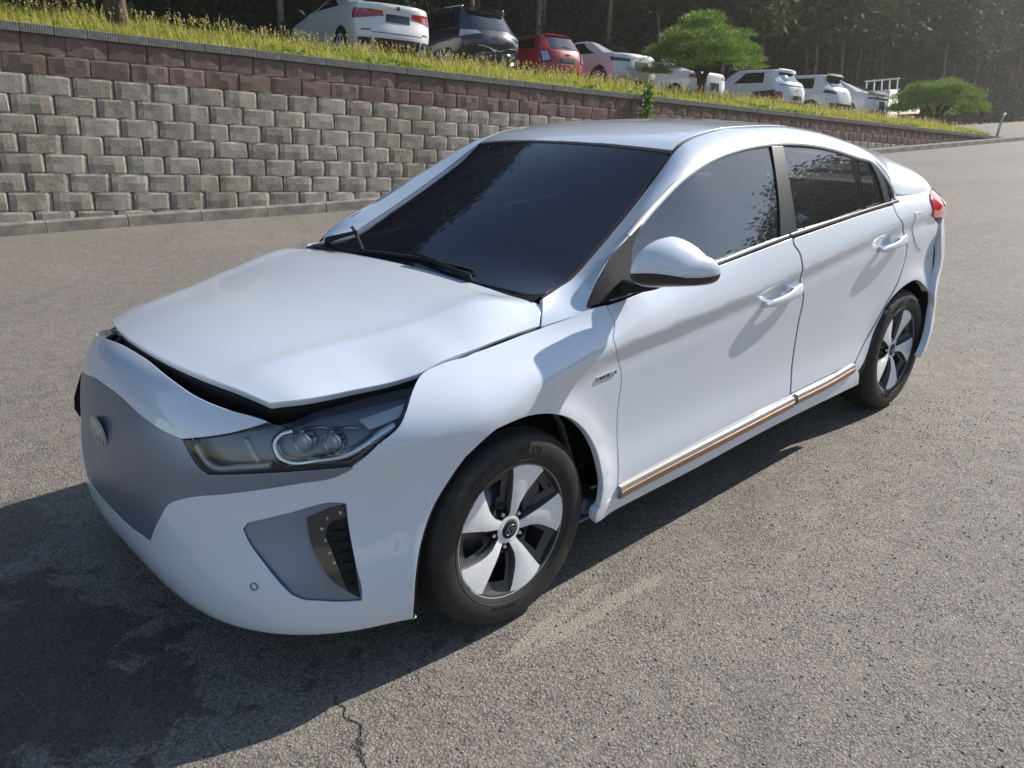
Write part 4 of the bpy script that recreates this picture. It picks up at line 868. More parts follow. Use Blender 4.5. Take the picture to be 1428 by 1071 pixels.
# ---- shark fin
V=[];F=[];
for i,(t_,h_) in enumerate(((0,.002),(.2,.012),(.45,.030),(.75,.052),(.93,.058),(1.,.048),(1.02,.004))):
    x_=2.42+.20*t_; w_=.020*math.sqrt(max(.02,1-abs(2*t_-1.1)**2*.8)); zb_=1.449-(x_-2.0)*.125-.02
    V+=[(x_,-w_,zb_),(x_,-w_*.55,zb_+.02+h_*.5),(x_,0,zb_+.02+h_),(x_,w_*.55,zb_+.02+h_*.5),(x_,w_,zb_)]
for i in range(6):
    for q_ in range(4): F.append((i*5+q_,i*5+q_+1,(i+1)*5+q_+1,(i+1)*5+q_))
mk('shark_fin_antenna',V,F,M_paint,CAR)
# ---- cowl and wipers
mb=MB(); cw=topS(np.linspace(-.97,.97,40),np.full(40,.1)); 
V,F=[],[]
for i,p in enumerate(cw): V+=[p+np.array([-.06,0,-.035]),p+np.array([-.03,0,-.016]),p+np.array([.012,0,-.001])]
for i in range(39):
    for q_ in range(2): F.append((i*3+q_,i*3+q_+1,(i+1)*3+q_+1,(i+1)*3+q_))
mk('cowl_panel',V,F,M_plast,CAR)
def top3(s,t,o): 
    P=topS(s,t); return P+nrm(topS,s,t,orient=ORT)*o
def wiper(a,b,piv,name='wiper'):
    """blade between two points lying just off the glass; arm from its pivot"""
    r=obj(name,None,CAR); a=np.array(a);b=np.array(b); q=np.linspace(0,1,20)[:,None]; P=a+(b-a)*q+np.array([0,0,1.])*(.010*np.sin(np.pi*q))
    mb=MB(); mb.tube(P+[0,0,-.006],.003,5); mb.tube(P,[.003]+[.0075]*18+[.003],6,flat=.7); mb.build('blade',M_plast,r,smooth=True)
    m_=P[10]+[0,0,.012]; p0=np.array(piv); mb=MB(); mb.tube([p0+[0,0,-.02],p0+[0,0,.006],p0*.6+m_*.4+[0,0,.006],m_+[0,0,.004],m_-[0,0,.012]],[.017,.014,.010,.007,.006],8,flat=.6); mb.build('arm',M_plast,r,smooth=True)
wiper((.225,.235,1.001),(.262,-.400,1.008),(.225,-.42,.985),'wiper')
wiper((.355,.50,1.055),(.232,.235,1.003),(.300,.62,.985),'wiper')
# ---- cabin seen dimly through the tinted glass
def pill(name,c,d,rot=0,m=M_int,parent=CAR,bev=.06):
    mb=MB(); mb.box((0,0,0),d); o=mb.build(name,m,parent,smooth=True); o.location=c; o.rotation_euler=(0,rot,0); b=o.modifiers.new('bevel','BEVEL'); b.width=bev; b.segments=4; return o
pill('dashboard',(.72,0,.86),(.55,1.36,.22),.10,bev=.09)
for sy in (-1,1):
    st=pill('front_seat',(1.42,sy*.37,.50),(.52,.50,.20)); 
    pill('seat_back',(.33,0,.36),(.16,.50,.66),.28,parent=st); pill('headrest',(.46,0,.76),(.10,.27,.19),.20,parent=st,bev=.045)
rs_=pill('rear_seat',(2.30,0,.52),(.50,1.25,.20)); pill('rear_seat_back',(.34,0,.32),(.15,1.25,.60),.35,parent=rs_)
mb=MB(); th=np.linspace(0,2*np.pi,33); cw_=np.array([1.02,-.37,.90]); ax_=nm(np.array([-.40,0,.92])); mb.tube([cw_+np.array([0,1,0])*.18*math.cos(t)+np.array([.92,0,.40])*0+np.cross([0,1,0],nm(np.array([-.9,0,-.42])))*.18*math.sin(t) for t in th],.014,8,cap=False); sw=mb.build('steering_wheel',M_plast,CAR,smooth=True)
mb=MB(); mb.box(tuple(cw_),(.05,.30,.05)); mb.tube([cw_,cw_+np.array([-.25,0,-.12])],.04,8); mb.build('steering_hub',M_plast,sw)
mb=MB(); mb.box((1.20,0,1.325),(.03,.22,.06)); mb.build('rear_view_mirror',M_plast,CAR)
pill('cabin_floor',(1.6,0,.33),(2.3,1.4,.08)); pill('parcel_shelf',(2.85,0,.90),(.7,1.1,.05),-.05,bev=.02)

# ================================================================ retaining wall
def blockmat(name,c0,c1,c2):
    m=bpy.data.materials.new(name); m.use_nodes=True; nt=m.node_tree; b=nt.nodes['Principled BSDF']; L=nt.links.new; N=nt.nodes.new
    tc=N('ShaderNodeTexCoord'); oi=N('ShaderNodeObjectInfo'); geo=N('ShaderNodeNewGeometry')
    r=N('ShaderNodeValToRGB'); e=r.color_ramp.elements; e[0].color=(*c0,1); e[0].position=.0; e[1].color=(*c2,1); e[1].position=1.; q=e.new(.5); q.color=(*c1,1)
    L(oi.outputs['Random'],r.inputs[0])
    t=N('ShaderNodeTexNoise'); t.inputs['Scale'].default_value=.55; t.inputs['Detail'].default_value=3; L(geo.outputs['Position'],t.inputs['Vector'])
    t2=N('ShaderNodeTexNoise'); t2.inputs['Scale'].default_value=26; t2.inputs['Detail'].default_value=8; t2.inputs['Roughness'].default_value=.7; L(geo.outputs['Position'],t2.inputs['Vector'])
    t3=N('ShaderNodeTexNoise'); t3.inputs['Scale'].default_value=4.; t3.inputs['Detail'].default_value=6; L(geo.outputs['Position'],t3.inputs['Vector'])
    def mix(f,a,bb,ty='MIX'):
        x=N('ShaderNodeMix'); x.data_type='RGBA'; x.blend_type=ty
        for i,v in ((0,f),(6,a),(7,bb)):
            if hasattr(v,'links'): L(v,x.inputs[i])
            else: x.inputs[i].default_value=v if i==0 else (*v,1)
        return x.outputs[2]
    def rng_(v,a,b_,c=0.,d=1.):
        x=N('ShaderNodeMapRange'); x.inputs[1].default_value=a;x.inputs[2].default_value=b_;x.inputs[3].default_value=c;x.inputs[4].default_value=d; L(v,x.inputs[0]); return x.outputs[0]
    col=mix(rng_(t.outputs[0],.50,.66,0,.6),r.outputs[0],tuple(c*k for c,k in zip(c1,(.84,.86,.76))))      # mossy green areas
    col=mix(rng_(t3.outputs[0],.5,.7,0,.45),col,tuple(c*.5 for c in c1))
    col=mix(rng_(t2.outputs[0],.35,.75,0,.5),col,tuple(min(1,c*1.5) for c in c2))
    mp=N('ShaderNodeMapping'); mp.inputs['Scale'].default_value=(5,5,.55); L(geo.outputs['Position'],mp.inputs[0]); t5=N('ShaderNodeTexNoise'); t5.inputs['Scale'].default_value=1.; t5.inputs['Detail'].default_value=5; L(mp.outputs[0],t5.inputs['Vector'])
    col=mix(rng_(t5.outputs[0],.52,.72,0,.5),col,tuple(c*.62 for c in c1)); col=mix(rng_(t5.outputs[0],.42,.28,0,.35),col,tuple(min(1,c*1.45) for c in c2))
    L(col,b.inputs['Base Color']); b.inputs['Roughness'].default_value=.92; b.inputs['Specular IOR Level'].default_value=.2
    bp=N('ShaderNodeBump'); bp.inputs['Distance'].default_value=.012; bp.inputs['Strength'].default_value=.7; L(t2.outputs[0],bp.inputs['Height']); L(bp.outputs[0],b.inputs['Normal'])
    return m
M_bg=blockmat('grey_split_block',(.195,.172,.145),(.285,.256,.218),(.355,.322,.277))
M_bb=blockmat('brown_split_block',(.13,.095,.082),(.165,.112,.096),(.19,.14,.122))
M_cap=mat('cap_concrete',(.17,.165,.155),.9,noise=(9,.3),bump=(80,.5,.006))
M_kerb=mat('kerb_concrete',(.22,.20,.175),.9,noise=(5,.35),bump=(60,.5,.005))
SL=-.0695
def zc(x): return 2.69+SL*x
BW,BH=.517,.25
def block_mesh(name,material,seed,w=BW-.006,h=BH-.004,dep=.28):
    r=np.random.RandomState(seed); a=(.024 if material is M_bg else .013)+r.uniform(-.003,.008); V=[];F=[]
    xs=[-w/2,-w/2+.06+r.uniform(-.012,.02),-w/2+.20,w/2-.18,w/2-.06+r.uniform(-.02,.02),w/2]; ys_=[a*.5,.003,0,0,.004,a*1.2]
    zs=[0,.022,h*.5,h-.030,h]; yz=[.006,.0,-.003,.0,.008]
    for j,z in enumerate(zs):
        for i,x in enumerate(xs):
            mid=1 if 0<i<5 else 0
            V.append((x+mid*r.uniform(-.012,.012)*(0<j<4),ys_[i]+yz[j]+mid*r.uniform(-.009,.009),z))
    n=len(xs)
    for j in range(4):
        for i in range(n-1): F.append((j*n+i,j*n+i+1,(j+1)*n+i+1,(j+1)*n+i))
    b=len(V); V+=[(-w/2,dep,0),(w/2,dep,0),(w/2,dep,h),(-w/2,dep,h)]
    F.append(tuple([4*n+i for i in range(n)]+[b+2,b+3])); F.append(tuple([i for i in range(n)][::-1]+[b,b+1]))
    F.append(tuple([j*n for j in range(5)][::1]+[b+3,b])[::-1] if 0 else (0,n,2*n,3*n,4*n,b+3,b)); F.append((n-1,b+1,b+2,5*n-1,4*n-1,3*n-1,2*n-1))
    me=bpy.data.meshes.new(name); me.from_pydata(V,[],F); me.materials.append(material); me.update()
    return me
GM=[block_mesh('block_grey',M_bg,i) for i in range(7)]; BM_=[block_mesh('block_brown',M_bb,20+i) for i in range(6)]
WALL=thing('retaining_wall','long stepped retaining wall of grey blocks under two reddish brown courses and a flat grey coping','retaining wall',(0,0,0))
ex=nm(np.array([1,WK,SL])); ez=nm(np.array([0,0,1.])-ex*ex[2]); ey=np.cross(ez,ex)
RW=Matrix([[ex[i],ey[i],ez[i]] for i in range(3)]).to_4x4()
blk=[]
for r_ in range(11):
    off=(.5 if r_%2 else 0)*BW+.17
    for k in range(-26,80):
        x=k*BW+off; zt=zc(x)-.118-BH*(r_+1)
        if x>36.6 or zt<-.22: continue
        set_=.012*(10-r_)*-1
        blk.append((x,wy(x)+.115-.0115*r_-.0,zt,r_))
blk.sort(key=lambda b: math.hypot(b[0]-CAM0[0],b[1]-CAM0[1])+(1000 if b[0]<.6 else 0))
rr_=random.Random(5); far={0:[[],[]],1:[[],[]]}
for i,(x,y,z,r_) in enumerate(blk):
    me=rr_.choice(BM_ if r_<2 else GM)
    if i<300:
        o=obj('block',me,WALL); M_=Matrix.Translation((x,y,z))@RW; 
        if rr_.random()<.5: pass
        o.matrix_local=M_@Matrix.Rotation(rr_.uniform(-.012,.012),4,'Z')
    else:
        R_=np.array([[ex[k],ey[k],ez[k]] for k in range(3)]); v=np.array([tuple(q.co) for q in me.vertices])@R_.T+[x,y,z]; f=far[0 if r_<2 else 1]; n=len(f[0]); f[0].extend(v.tolist()); f[1].extend([tuple(a+n for a in p.vertices) for p in me.polygons])
for k in (0,1):
    if far[k][0]: mk('far_blocks',far[k][0],far[k][1],M_bb if k==0 else M_bg,WALL,smooth=False,kind='stuff')
# coping stones
CAPL=.392
def cap_mesh(seed):
    r=np.random.RandomState(seed); mb=MB(); w=CAPL-.006; V=[];n=24
    for i in range(n+1):
        x=-w/2+w*i/n; g=.0022*(i%2); V+=[(x,g,0),(x,g,.104),(x,.006+g,.110),(x,.32,.112),(x,.32,0)]
    F=[]
    for i in range(n):
        for q in range(5): F.append((i*5+q,(i+1)*5+q,(i+1)*5+(q+1)%5,i*5+(q+1)%5))
    F.append((0,1,2,3,4)); F.append(tuple(n*5+q for q in range(5))[::-1])
    me=bpy.data.meshes.new('coping_stone'); me.from_pydata(V,[],F); me.materials.append(M_cap); me.update(); return me
CM=[cap_mesh(0)]
for k in range(-34,94):
    x=k*CAPL+.11
    if x>36.8: break
    o=obj('coping_stone',CM[0],WALL); o.matrix_local=Matrix.Translation((x,wy(x)+.085+rr_.uniform(-.004,.004),zc(x)-.116+rr_.uniform(-.002,.002)))@RW@Matrix.Rotation(rr_.uniform(-.008,.008),4,'Z')
# solid core behind the blocks
mb=MB(); xs_=np.linspace(-13.2,36.6,60); V=[];F=[]
for x in xs_: V+=[(x,wy(x)+.26,-.3),(x,wy(x)+.26,zc(x)-.13),(x,wy(x)+.6,zc(x)-.13),(x,wy(x)+.6,-.3)]
for i in range(59):
    for q in range(3): F.append((i*4+q,(i+1)*4+q,(i+1)*4+q+1,i*4+q+1))
mk('wall_core',V,F,mat('joint_shadow_mortar',(.05,.048,.043),1),WALL,smooth=False)
# kerb
KERB=obj('kerb',None,None,kind='structure')
def kmesh():
    V=[];F=[]; prof=[(0,-.1),(.018,.135),(.03,.150),(.045,.155),(.17,.155),(.17,-.1)]; L_=1.022
    for x in (-L_/2,-L_/2+.006,L_/2-.006,L_/2):
        e=.004 if abs(x)>L_/2-.001 else 0
        for a,b in prof: V.append((x,a+e,b-e))
    for i in range(3):
        for q in range(6): F.append((i*6+q,(i+1)*6+q,(i+1)*6+(q+1)%6,i*6+(q+1)%6))
    F.append(tuple(range(6))); F.append(tuple(range(18,24))[::-1])
    me=bpy.data.meshes.new('kerb_stone'); me.from_pydata(V,[],F); me.materials.append(M_kerb); me.update(); return me
KM=kmesh()
for k in range(-14,40):
    x=.735+1.03*k; g=gz_(x,9.); sl=(gz_(x+.5,9.)-gz_(x-.5,9.))
    yy=9.60+WK*x-(.75*float(sm(20,34,x)) if 0 else 0)
    o=obj('kerb_stone',KM,KERB); o.location=(x,yy+rr_.uniform(-.004,.004),float(g)+rr_.uniform(-.004,.004)); o.rotation_euler=(0,-math.atan(sl)+rr_.uniform(-.003,.003),math.atan(WK))
# gutter strip between kerb and blocks
V=[];F=[]
for x in np.linspace(-14,41,47): V+=[(x,9.72+WK*x,float(gz_(x,9.))+.13),(x,10.15+WK*x,float(gz_(x,9.))+.15)]
F=[(2*i,2*i+2,2*i+3,2*i+1) for i in range(46)]
mk('kerb_backfill',V,F,M_kerb,None,smooth=False,kind='structure')
# ================================================================ upper terrace
def zt_(x,y):
    x=np.asarray(x,float); y=np.asarray(y,float); b=2.64+SL*np.clip(x,-30,38); yb=10.1+WK*x
    up=.18*np.clip(y-yb-.35,0,2.6); hill=np.clip(y-21.,0,99)*.55+np.clip(y-26,0,99)*.15
    return np.maximum(b,.02)+up*sm(44,34,x)+hill
M_dirt=mat('terrace_dirt',(.10,.085,.06),.95,noise=(3,.4),bump=(30,.7,.02))
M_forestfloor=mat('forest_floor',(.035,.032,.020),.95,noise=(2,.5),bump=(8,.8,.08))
def sheet(name,xs,ys,zf,m,**k):
    V=[];F=[]
    for x in xs:
        for y in ys: V.append((x,y,float(zf(x,y))))
    n=len(ys)
    for i in range(len(xs)-1):
        for j in range(n-1): F.append((i*n+j,(i+1)*n+j,(i+1)*n+j+1,i*n+j+1))
    return mk(name,V,F,m,None,kind='structure',**k)
V=[];F=[];xs_=np.arange(-14,38.1,1.);ts=np.r_[0,.3,.6,1.,1.5,2.,2.6,3.2,4.5,6,8,11]
for x in xs_:
    for t in ts: y=10.17+WK*x+t; V.append((x,y,float(zt_(x,y))))
n=len(ts); F=[(i*n+j,(i+1)*n+j,(i+1)*n+j+1,i*n+j+1) for i in range(len(xs_)-1) for j in range(n-1)]
mk('terrace',V,F,M_dirt,None,kind='structure')
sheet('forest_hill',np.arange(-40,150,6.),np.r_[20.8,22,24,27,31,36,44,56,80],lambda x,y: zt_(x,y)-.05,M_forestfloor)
# ---------------------------------------------------------------- foliage helpers
def leafmat(name,col,trans=.35,var=.35,rough=.5):
    m=bpy.data.materials.new(name); m.use_nodes=True; nt=m.node_tree; b=nt.nodes['Principled BSDF']; L=nt.links.new; N=nt.nodes.new
    geo=N('ShaderNodeNewGeometry'); mp=N('ShaderNodeMix'); mp.data_type='RGBA'
    mp.inputs[6].default_value=(*[c*(1-var) for c in col],1); mp.inputs[7].default_value=(*[min(1,c*(1+var)) for c in col],1)
    L(geo.outputs['Random Per Island'],mp.inputs[0]); L(mp.outputs[2],b.inputs['Base Color']); b.inputs['Roughness'].default_value=rough; b.inputs['Specular IOR Level'].default_value=.3
    tr=N('ShaderNodeBsdfTranslucent'); L(mp.outputs[2],tr.inputs[0]); ms=N('ShaderNodeMixShader'); ms.inputs[0].default_value=trans
    L(b.outputs[0],ms.inputs[1]);L(tr.outputs[0],ms.inputs[2]); L(ms.outputs[0],nt.nodes['Material Output'].inputs[0]); return m
def fastmesh(name,V,F,m,parent=None,link=True,**props):
    """V (n,3), F (m,k) arrays"""
    V=np.asarray(V,np.float32);F=np.asarray(F,np.int32); k=F.shape[1]; me=bpy.data.meshes.new(name)
    me.vertices.add(len(V)); me.vertices.foreach_set('co',V.ravel()); me.loops.add(F.size); me.loops.foreach_set('vertex_index',F.ravel())
    me.polygons.add(len(F)); me.polygons.foreach_set('loop_start',np.arange(0,F.size,k,dtype=np.int32)); 
    try: me.polygons.foreach_set('loop_total',np.full(len(F),k,np.int32))
    except Exception: pass
    me.materials.append(m); me.update(calc_edges=True); me.validate()
    return obj(name,me,parent,**props) if link else me
def leaves(C,size,rs,flat=.0,aspect=1.6):
    """leaf-shaped rhombi at centres C"""
    n=len(C); a=rs.normal(size=(n,3)); a[:,2]*=(1-flat); a=nm(a); b=nm(np.cross(a,rs.normal(size=(n,3)))); s=(size*rs.uniform(.6,1.35,n))[:,None]
    V=np.stack([C-a*s*aspect/2,C+b*s/2,C+a*s*aspect/2,C-b*s/2],1).reshape(-1,3); F=np.arange(4*n).reshape(-1,4); return V,F
def blades(base,h,w,lean,rs):
    n=len(base); th=rs.uniform(0,2*np.pi,n); d=np.stack([np.cos(th),np.sin(th),0*th],1); s=np.stack([-np.sin(th),np.cos(th),0*th],1)
    up=np.array([0,0,1.]); ln=(lean*rs.uniform(.2,1.2,n))[:,None]; h=h[:,None];w=w[:,None]
    p1=base+up*h*.55+d*ln*h*.25; p2=base+up*h*.97+d*ln*h*.8
    V=np.stack([base-s*w/2,base+s*w/2,p1+s*w*.4,p1-s*w*.4,p2+s*w*.08,p2-s*w*.08],1).reshape(-1,3); k=np.arange(n)[:,None]*6
    F=np.concatenate([k+[0,1,2,3],k+[3,2,4,5]],0); return V,F
rs=np.random.RandomState(3)
M_grass=leafmat('dry_green_grass',(.43,.43,.09),.5,.45); M_seed=leafmat('grass_seed',(.55,.46,.18),.45,.3); M_weed=leafmat('weed_leaf',(.13,.24,.035),.45,.35)
M_soilstraw=leafmat('straw',(.30,.22,.10),.3,.4)
# grass strip on the terrace edge
n=52000; X=-3+39.*rs.rand(n)**1.25; T=.34+2.3*rs.rand(n)**1.5; Y=10.05+WK*X+T
dens=np.sin(X*1.7+3*np.sin(Y*1.1))+np.sin(X*4.3+Y*2)*.6; keep=(dens+rs.normal(size=n)*.8)>-1.1; X,Y,T=X[keep],Y[keep],T[keep]
Z=zt_(X,Y); h=rs.uniform(.07,.19,len(X))*(1+.5*sm(0,1,dens[keep]))*(.7+.5*np.clip(T,0,1)); V,F=blades(np.stack([X,Y,Z-.01],1),h,rs.uniform(.006,.013,len(X))*(1+X/30),.5,rs)
fastmesh('grass',V,F,M_grass,None,kind='stuff')
# upright weeds with seed heads
n=2600; X=-3+39.*rs.rand(n)**1.2; Y=10.45+WK*X+2.2*rs.rand(n); Z=zt_(X,Y); h=rs.uniform(.16,.40,n); V,F=blades(np.stack([X,Y,Z],1),h,np.full(n,.008)*(1+X/40),.35,rs)
tips=V.reshape(-1,6,3)[:,4]; c=np.repeat(tips,7,axis=0)+rs.normal(size=(len(tips)*7,3))*[.007,.007,.028]; V2_,F2_=leaves(c,.018,rs,0,1.8)
fastmesh('weed_stems',V,F,M_grass,None,kind='stuff'); fastmesh('seed_heads',V2_,F2_,M_seed,None,kind='stuff')
n=15000; X=-3+39*rs.rand(n); T=.30+2.4*rs.rand(n)**1.5; Y=10.05+WK*X+T; g=(np.sin(X*.9+1.3)+np.sin(X*2.7)*.6+.9*sm(15,19,X)*sm(24,21,X))>.35; X,Y=X[g],Y[g]; C_=np.stack([X,Y,zt_(X,Y)+rs.uniform(.01,.16,len(X))],1); V,F=leaves(C_,.045,rs,.3,1.7)
fastmesh('ground_cover',V,F,M_weed,None,kind='stuff')
M_bark=mat('pine_bark',(.11,.075,.05),.95,noise=(14,.4),bump=(25,.9,.03)); M_bark2=mat('forest_bark',(.24,.19,.145),.95,noise=(4,.4),bump=(9,.8,.05))
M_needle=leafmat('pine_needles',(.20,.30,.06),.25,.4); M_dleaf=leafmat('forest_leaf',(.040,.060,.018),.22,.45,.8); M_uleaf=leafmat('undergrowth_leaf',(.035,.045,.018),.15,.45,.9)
def pine(x,y,w,hgt,label,seed,depth=None,lift=0.,nl=16000):
    r=np.random.RandomState(seed); z=float(zt_(x,y)); root=thing('pine_tree',label,'pine tree',(x,y,z),'rounded multi stemmed pines on the terrace edge'); 
    depth=depth or w*.85; ch=hgt*.62; c0=hgt-ch*.5
    mb=MB(); tips=[]
    for k in range(9):
        a=k*2.4+r.uniform(-.3,.3); rad=r.uniform(.15,.36); tx,ty=math.cos(a)*rad*w,math.sin(a)*rad*depth; tz=hgt*.62+r.uniform(-.1,.15)
        P=[(math.cos(a)*.05,math.sin(a)*.05,-.1),(math.cos(a)*.10+r.uniform(-.05,.05),math.sin(a)*.10,.25*hgt),(tx*.45+r.uniform(-.1,.1),ty*.45,.42*hgt),(tx,ty,tz)]
        P=curve(P,n=12); P=P+r.normal(size=P.shape)*.012; mb=MB(); mb.tube(P,np.linspace(.075,.022,12)*hgt/2.2,7); mb.build('trunk' if k<4 else 'limb',M_bark,root,smooth=True); tips.append(P)
    # needle clumps: lobes spread over the crown, each lobe a cushion of up-pointing tufts
    C_=[];D_=[]
    for k in range(90):
        a=r.uniform(0,2*np.pi); q=r.uniform(0,1)**.55; up=math.sqrt(max(0,1-q*q)); lx,ly=math.cos(a)*q*w*.46,math.sin(a)*q*depth*.46; lz=hgt*.28+up*hgt*.66*r.uniform(.45,1.05)+r.uniform(-.05,.05)
        m=nl//90*2; p=r.normal(size=(m,3)); p=nm(p)*(r.rand(m,1)**.35); p[:,2]=np.abs(p[:,2])*.75-.12; sz=r.uniform(.17,.30)*w/3
        C_.append(p*[sz*1.5,sz*1.5,sz]*1.+[lx,ly,lz]); D_.append(p)
    C_=np.vstack(C_);D_=nm(np.vstack(D_)+[0,0,.6]+r.normal(size=C_.shape)*.35); s_=nm(np.cross(D_,r.normal(size=C_.shape))); L_=r.uniform(.05,.10,len(C_))[:,None]*w/3; wd=.011*w/3
    V=np.stack([C_-s_*wd,C_+s_*wd,C_+D_*L_],1).reshape(-1,3); F=np.arange(len(V)).reshape(-1,3)
    fastmesh('crown',V,F,M_needle,root); return root
pine(19.4,12.0,3.5,2.25,'rounded green pine on several curved trunks in front of the fifth parked car',1)
pine(38.0,12.3,4.3,2.2,'wide low pine at the lower end of the wall, right of the flatbed truck',2,nl=15000)
pine(3.25,11.6,2.2,3.0,'pine with a gnarled trunk rising out of frame above the left end of the wall',3,nl=9000)
# forest trees: a few shared shapes, each tree its own object
def tree_proto(seed,H,conifer):
    r=np.random.RandomState(seed); root=obj('forest_tree',None)
    q=np.linspace(0,1,14); bend=r.uniform(-.5,.5,2); P=np.stack([bend[0]*q**2+.08*np.sin(q*9+seed),bend[1]*q**2,H*q*.95-.6],1); mb=MB(); mb.tube(P,np.interp(q,[0,.1,1],[.15,.11,.03]),8); t=mb.build('trunk',M_bark2,root,smooth=True)
    C_=[]
    for k in range(34):
        a=r.uniform(0,2*np.pi); zf=r.uniform(.42,1.0); rad=(1.15-zf)*2.6+.5; c=np.array([math.cos(a)*rad*r.rand()**.5,math.sin(a)*rad*r.rand()**.5,H*zf*.97]); m=130; p=r.normal(size=(m,3))*[.75,.75,.38]; C_.append(c+p)
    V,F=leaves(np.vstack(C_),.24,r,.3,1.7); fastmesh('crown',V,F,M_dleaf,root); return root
protos=[tree_proto(40+i,h,1) for i,h in enumerate((11,13,12,14.5,10))]
TL_=[]
r=random.Random(9); spots=[]
for row,(yy,st) in enumerate(((22.5,4.2),(25.5,3.6),(28,3.6),(32,4.2),(37,5.),(44,6.))):
    x=-14+row*1.3
    while x<118: spots.append((x+r.uniform(-1.1,1.1),yy+r.uniform(-1.1,1.1),row)); x+=st*(1+max(0,x-50)/60)
used=set()
fr=[]
words_h=('slim','thick','crooked','straight','leaning')
for i,(x,y,row) in enumerate(spots):
    pi_=r.randrange(5); p=protos[pi_]
    o=p if pi_ not in used else copy_tree(p); used.add(pi_)
    o.location=(x,y,float(zt_(x,y))-.1); s=r.uniform(.85,1.25); o.scale=(s,s,s*r.uniform(.9,1.1)); o.rotation_euler=(r.uniform(-.05,.05),r.uniform(-.03,.07),r.uniform(0,6.28))
    o['category']='tree'; o['group']='forest trees on the hillside behind the parked cars'; o['label']='tall bare stemmed forest tree in the shaded wood behind the parked cars'
# undergrowth at the forest edge
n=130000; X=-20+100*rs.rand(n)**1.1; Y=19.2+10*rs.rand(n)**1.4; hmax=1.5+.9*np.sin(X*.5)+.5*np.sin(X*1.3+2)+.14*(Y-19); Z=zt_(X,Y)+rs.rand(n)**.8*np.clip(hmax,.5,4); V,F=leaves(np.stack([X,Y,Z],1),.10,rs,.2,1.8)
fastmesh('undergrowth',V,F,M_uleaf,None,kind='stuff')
# wooded ridge on the other side of the road (seen only in the glass and paint)
def mass(name,cx,cy,lx,ly,h,n,seed,label=None):
    r=np.random.RandomState(seed); C_=[]
    for k in range(n//120):
        c=np.array([r.uniform(-lx,lx),r.uniform(-ly,ly),0]); c[2]=h*(.25+.75*r.rand())*(1-.25*abs(c[0]/lx)**2); C_.append(c+r.normal(size=(120,3))*[1.2,1.2,.8])
    V,F=leaves(np.vstack(C_),.75,r,.2,1.5); V=V+[cx,cy,0]; return fastmesh(name,V,F,M_dleaf,None,kind='stuff')
 # the slope whose tree line shows in the side windows
def ridge_h(az): return np.interp(az,[-50,-40,-32,-28,-24.5,-21,-19,-17,-10,-4],[10.,12.,18.,21.5,24.,24.5,22.,20.5,18.5,14.])
r_=np.random.RandomState(21); n=1000; az=r_.uniform(-50,-5,n); dist=r_.uniform(58,78,n); C_=[]
for k in range(n):
    a=math.radians(az[k]); H_=dist[k]*math.tan(math.radians(float(ridge_h(az[k]))))*r_.uniform(.80,1.0); zz=H_*r_.uniform(.35,1)**.6
    C_.append(np.array([math.cos(a)*dist[k],math.sin(a)*dist[k],zz])+r_.normal(size=(110,3))*[1.7,1.7,1.1])
V,F=leaves(np.vstack(C_),.38,r_,.2,1.5); fastmesh('far_wood',V,F,M_dleaf,None,kind='stuff')
V=[];F=[]; A_=np.linspace(-52,-4,40)
for a_ in A_:
    a=math.radians(a_); h=float(ridge_h(a_))
    for d,f in ((50,-.01),(60,.45),(72,.86),(110,.9)): V.append((math.cos(a)*d,math.sin(a)*d,72*math.tan(math.radians(h))*f if f>0 else -.2))
F=[(i*4+q,i*4+q+1,(i+1)*4+q+1,(i+1)*4+q) for i in range(39) for q in range(3)]
mk('far_slope',V,F,M_forestfloor,None,kind='structure')
mass('far_wood',30,-58,26,7,17,10000,6); mass('far_wood',-30,-62,40,7,13,9000,7)
# ---------------------------------------------------------------- thin volume added to imitate lens glare over the forest
mh=bpy.data.materials.new('veil_haze'); mh.use_nodes=True; nt=mh.node_tree; nt.nodes.clear(); o_=nt.nodes.new('ShaderNodeOutputMaterial'); v_=nt.nodes.new('ShaderNodeVolumePrincipled')
v_.inputs['Color'].default_value=(.95,.93,.90,1); v_.inputs['Density'].default_value=.0010; v_.inputs['Anisotropy'].default_value=.6; nt.links.new(v_.outputs[0],o_.inputs['Volume'])
mb=MB(); mb.box((50,5,26),(420,180,60)); mb.build('veil_haze',mh,None,kind='stuff')

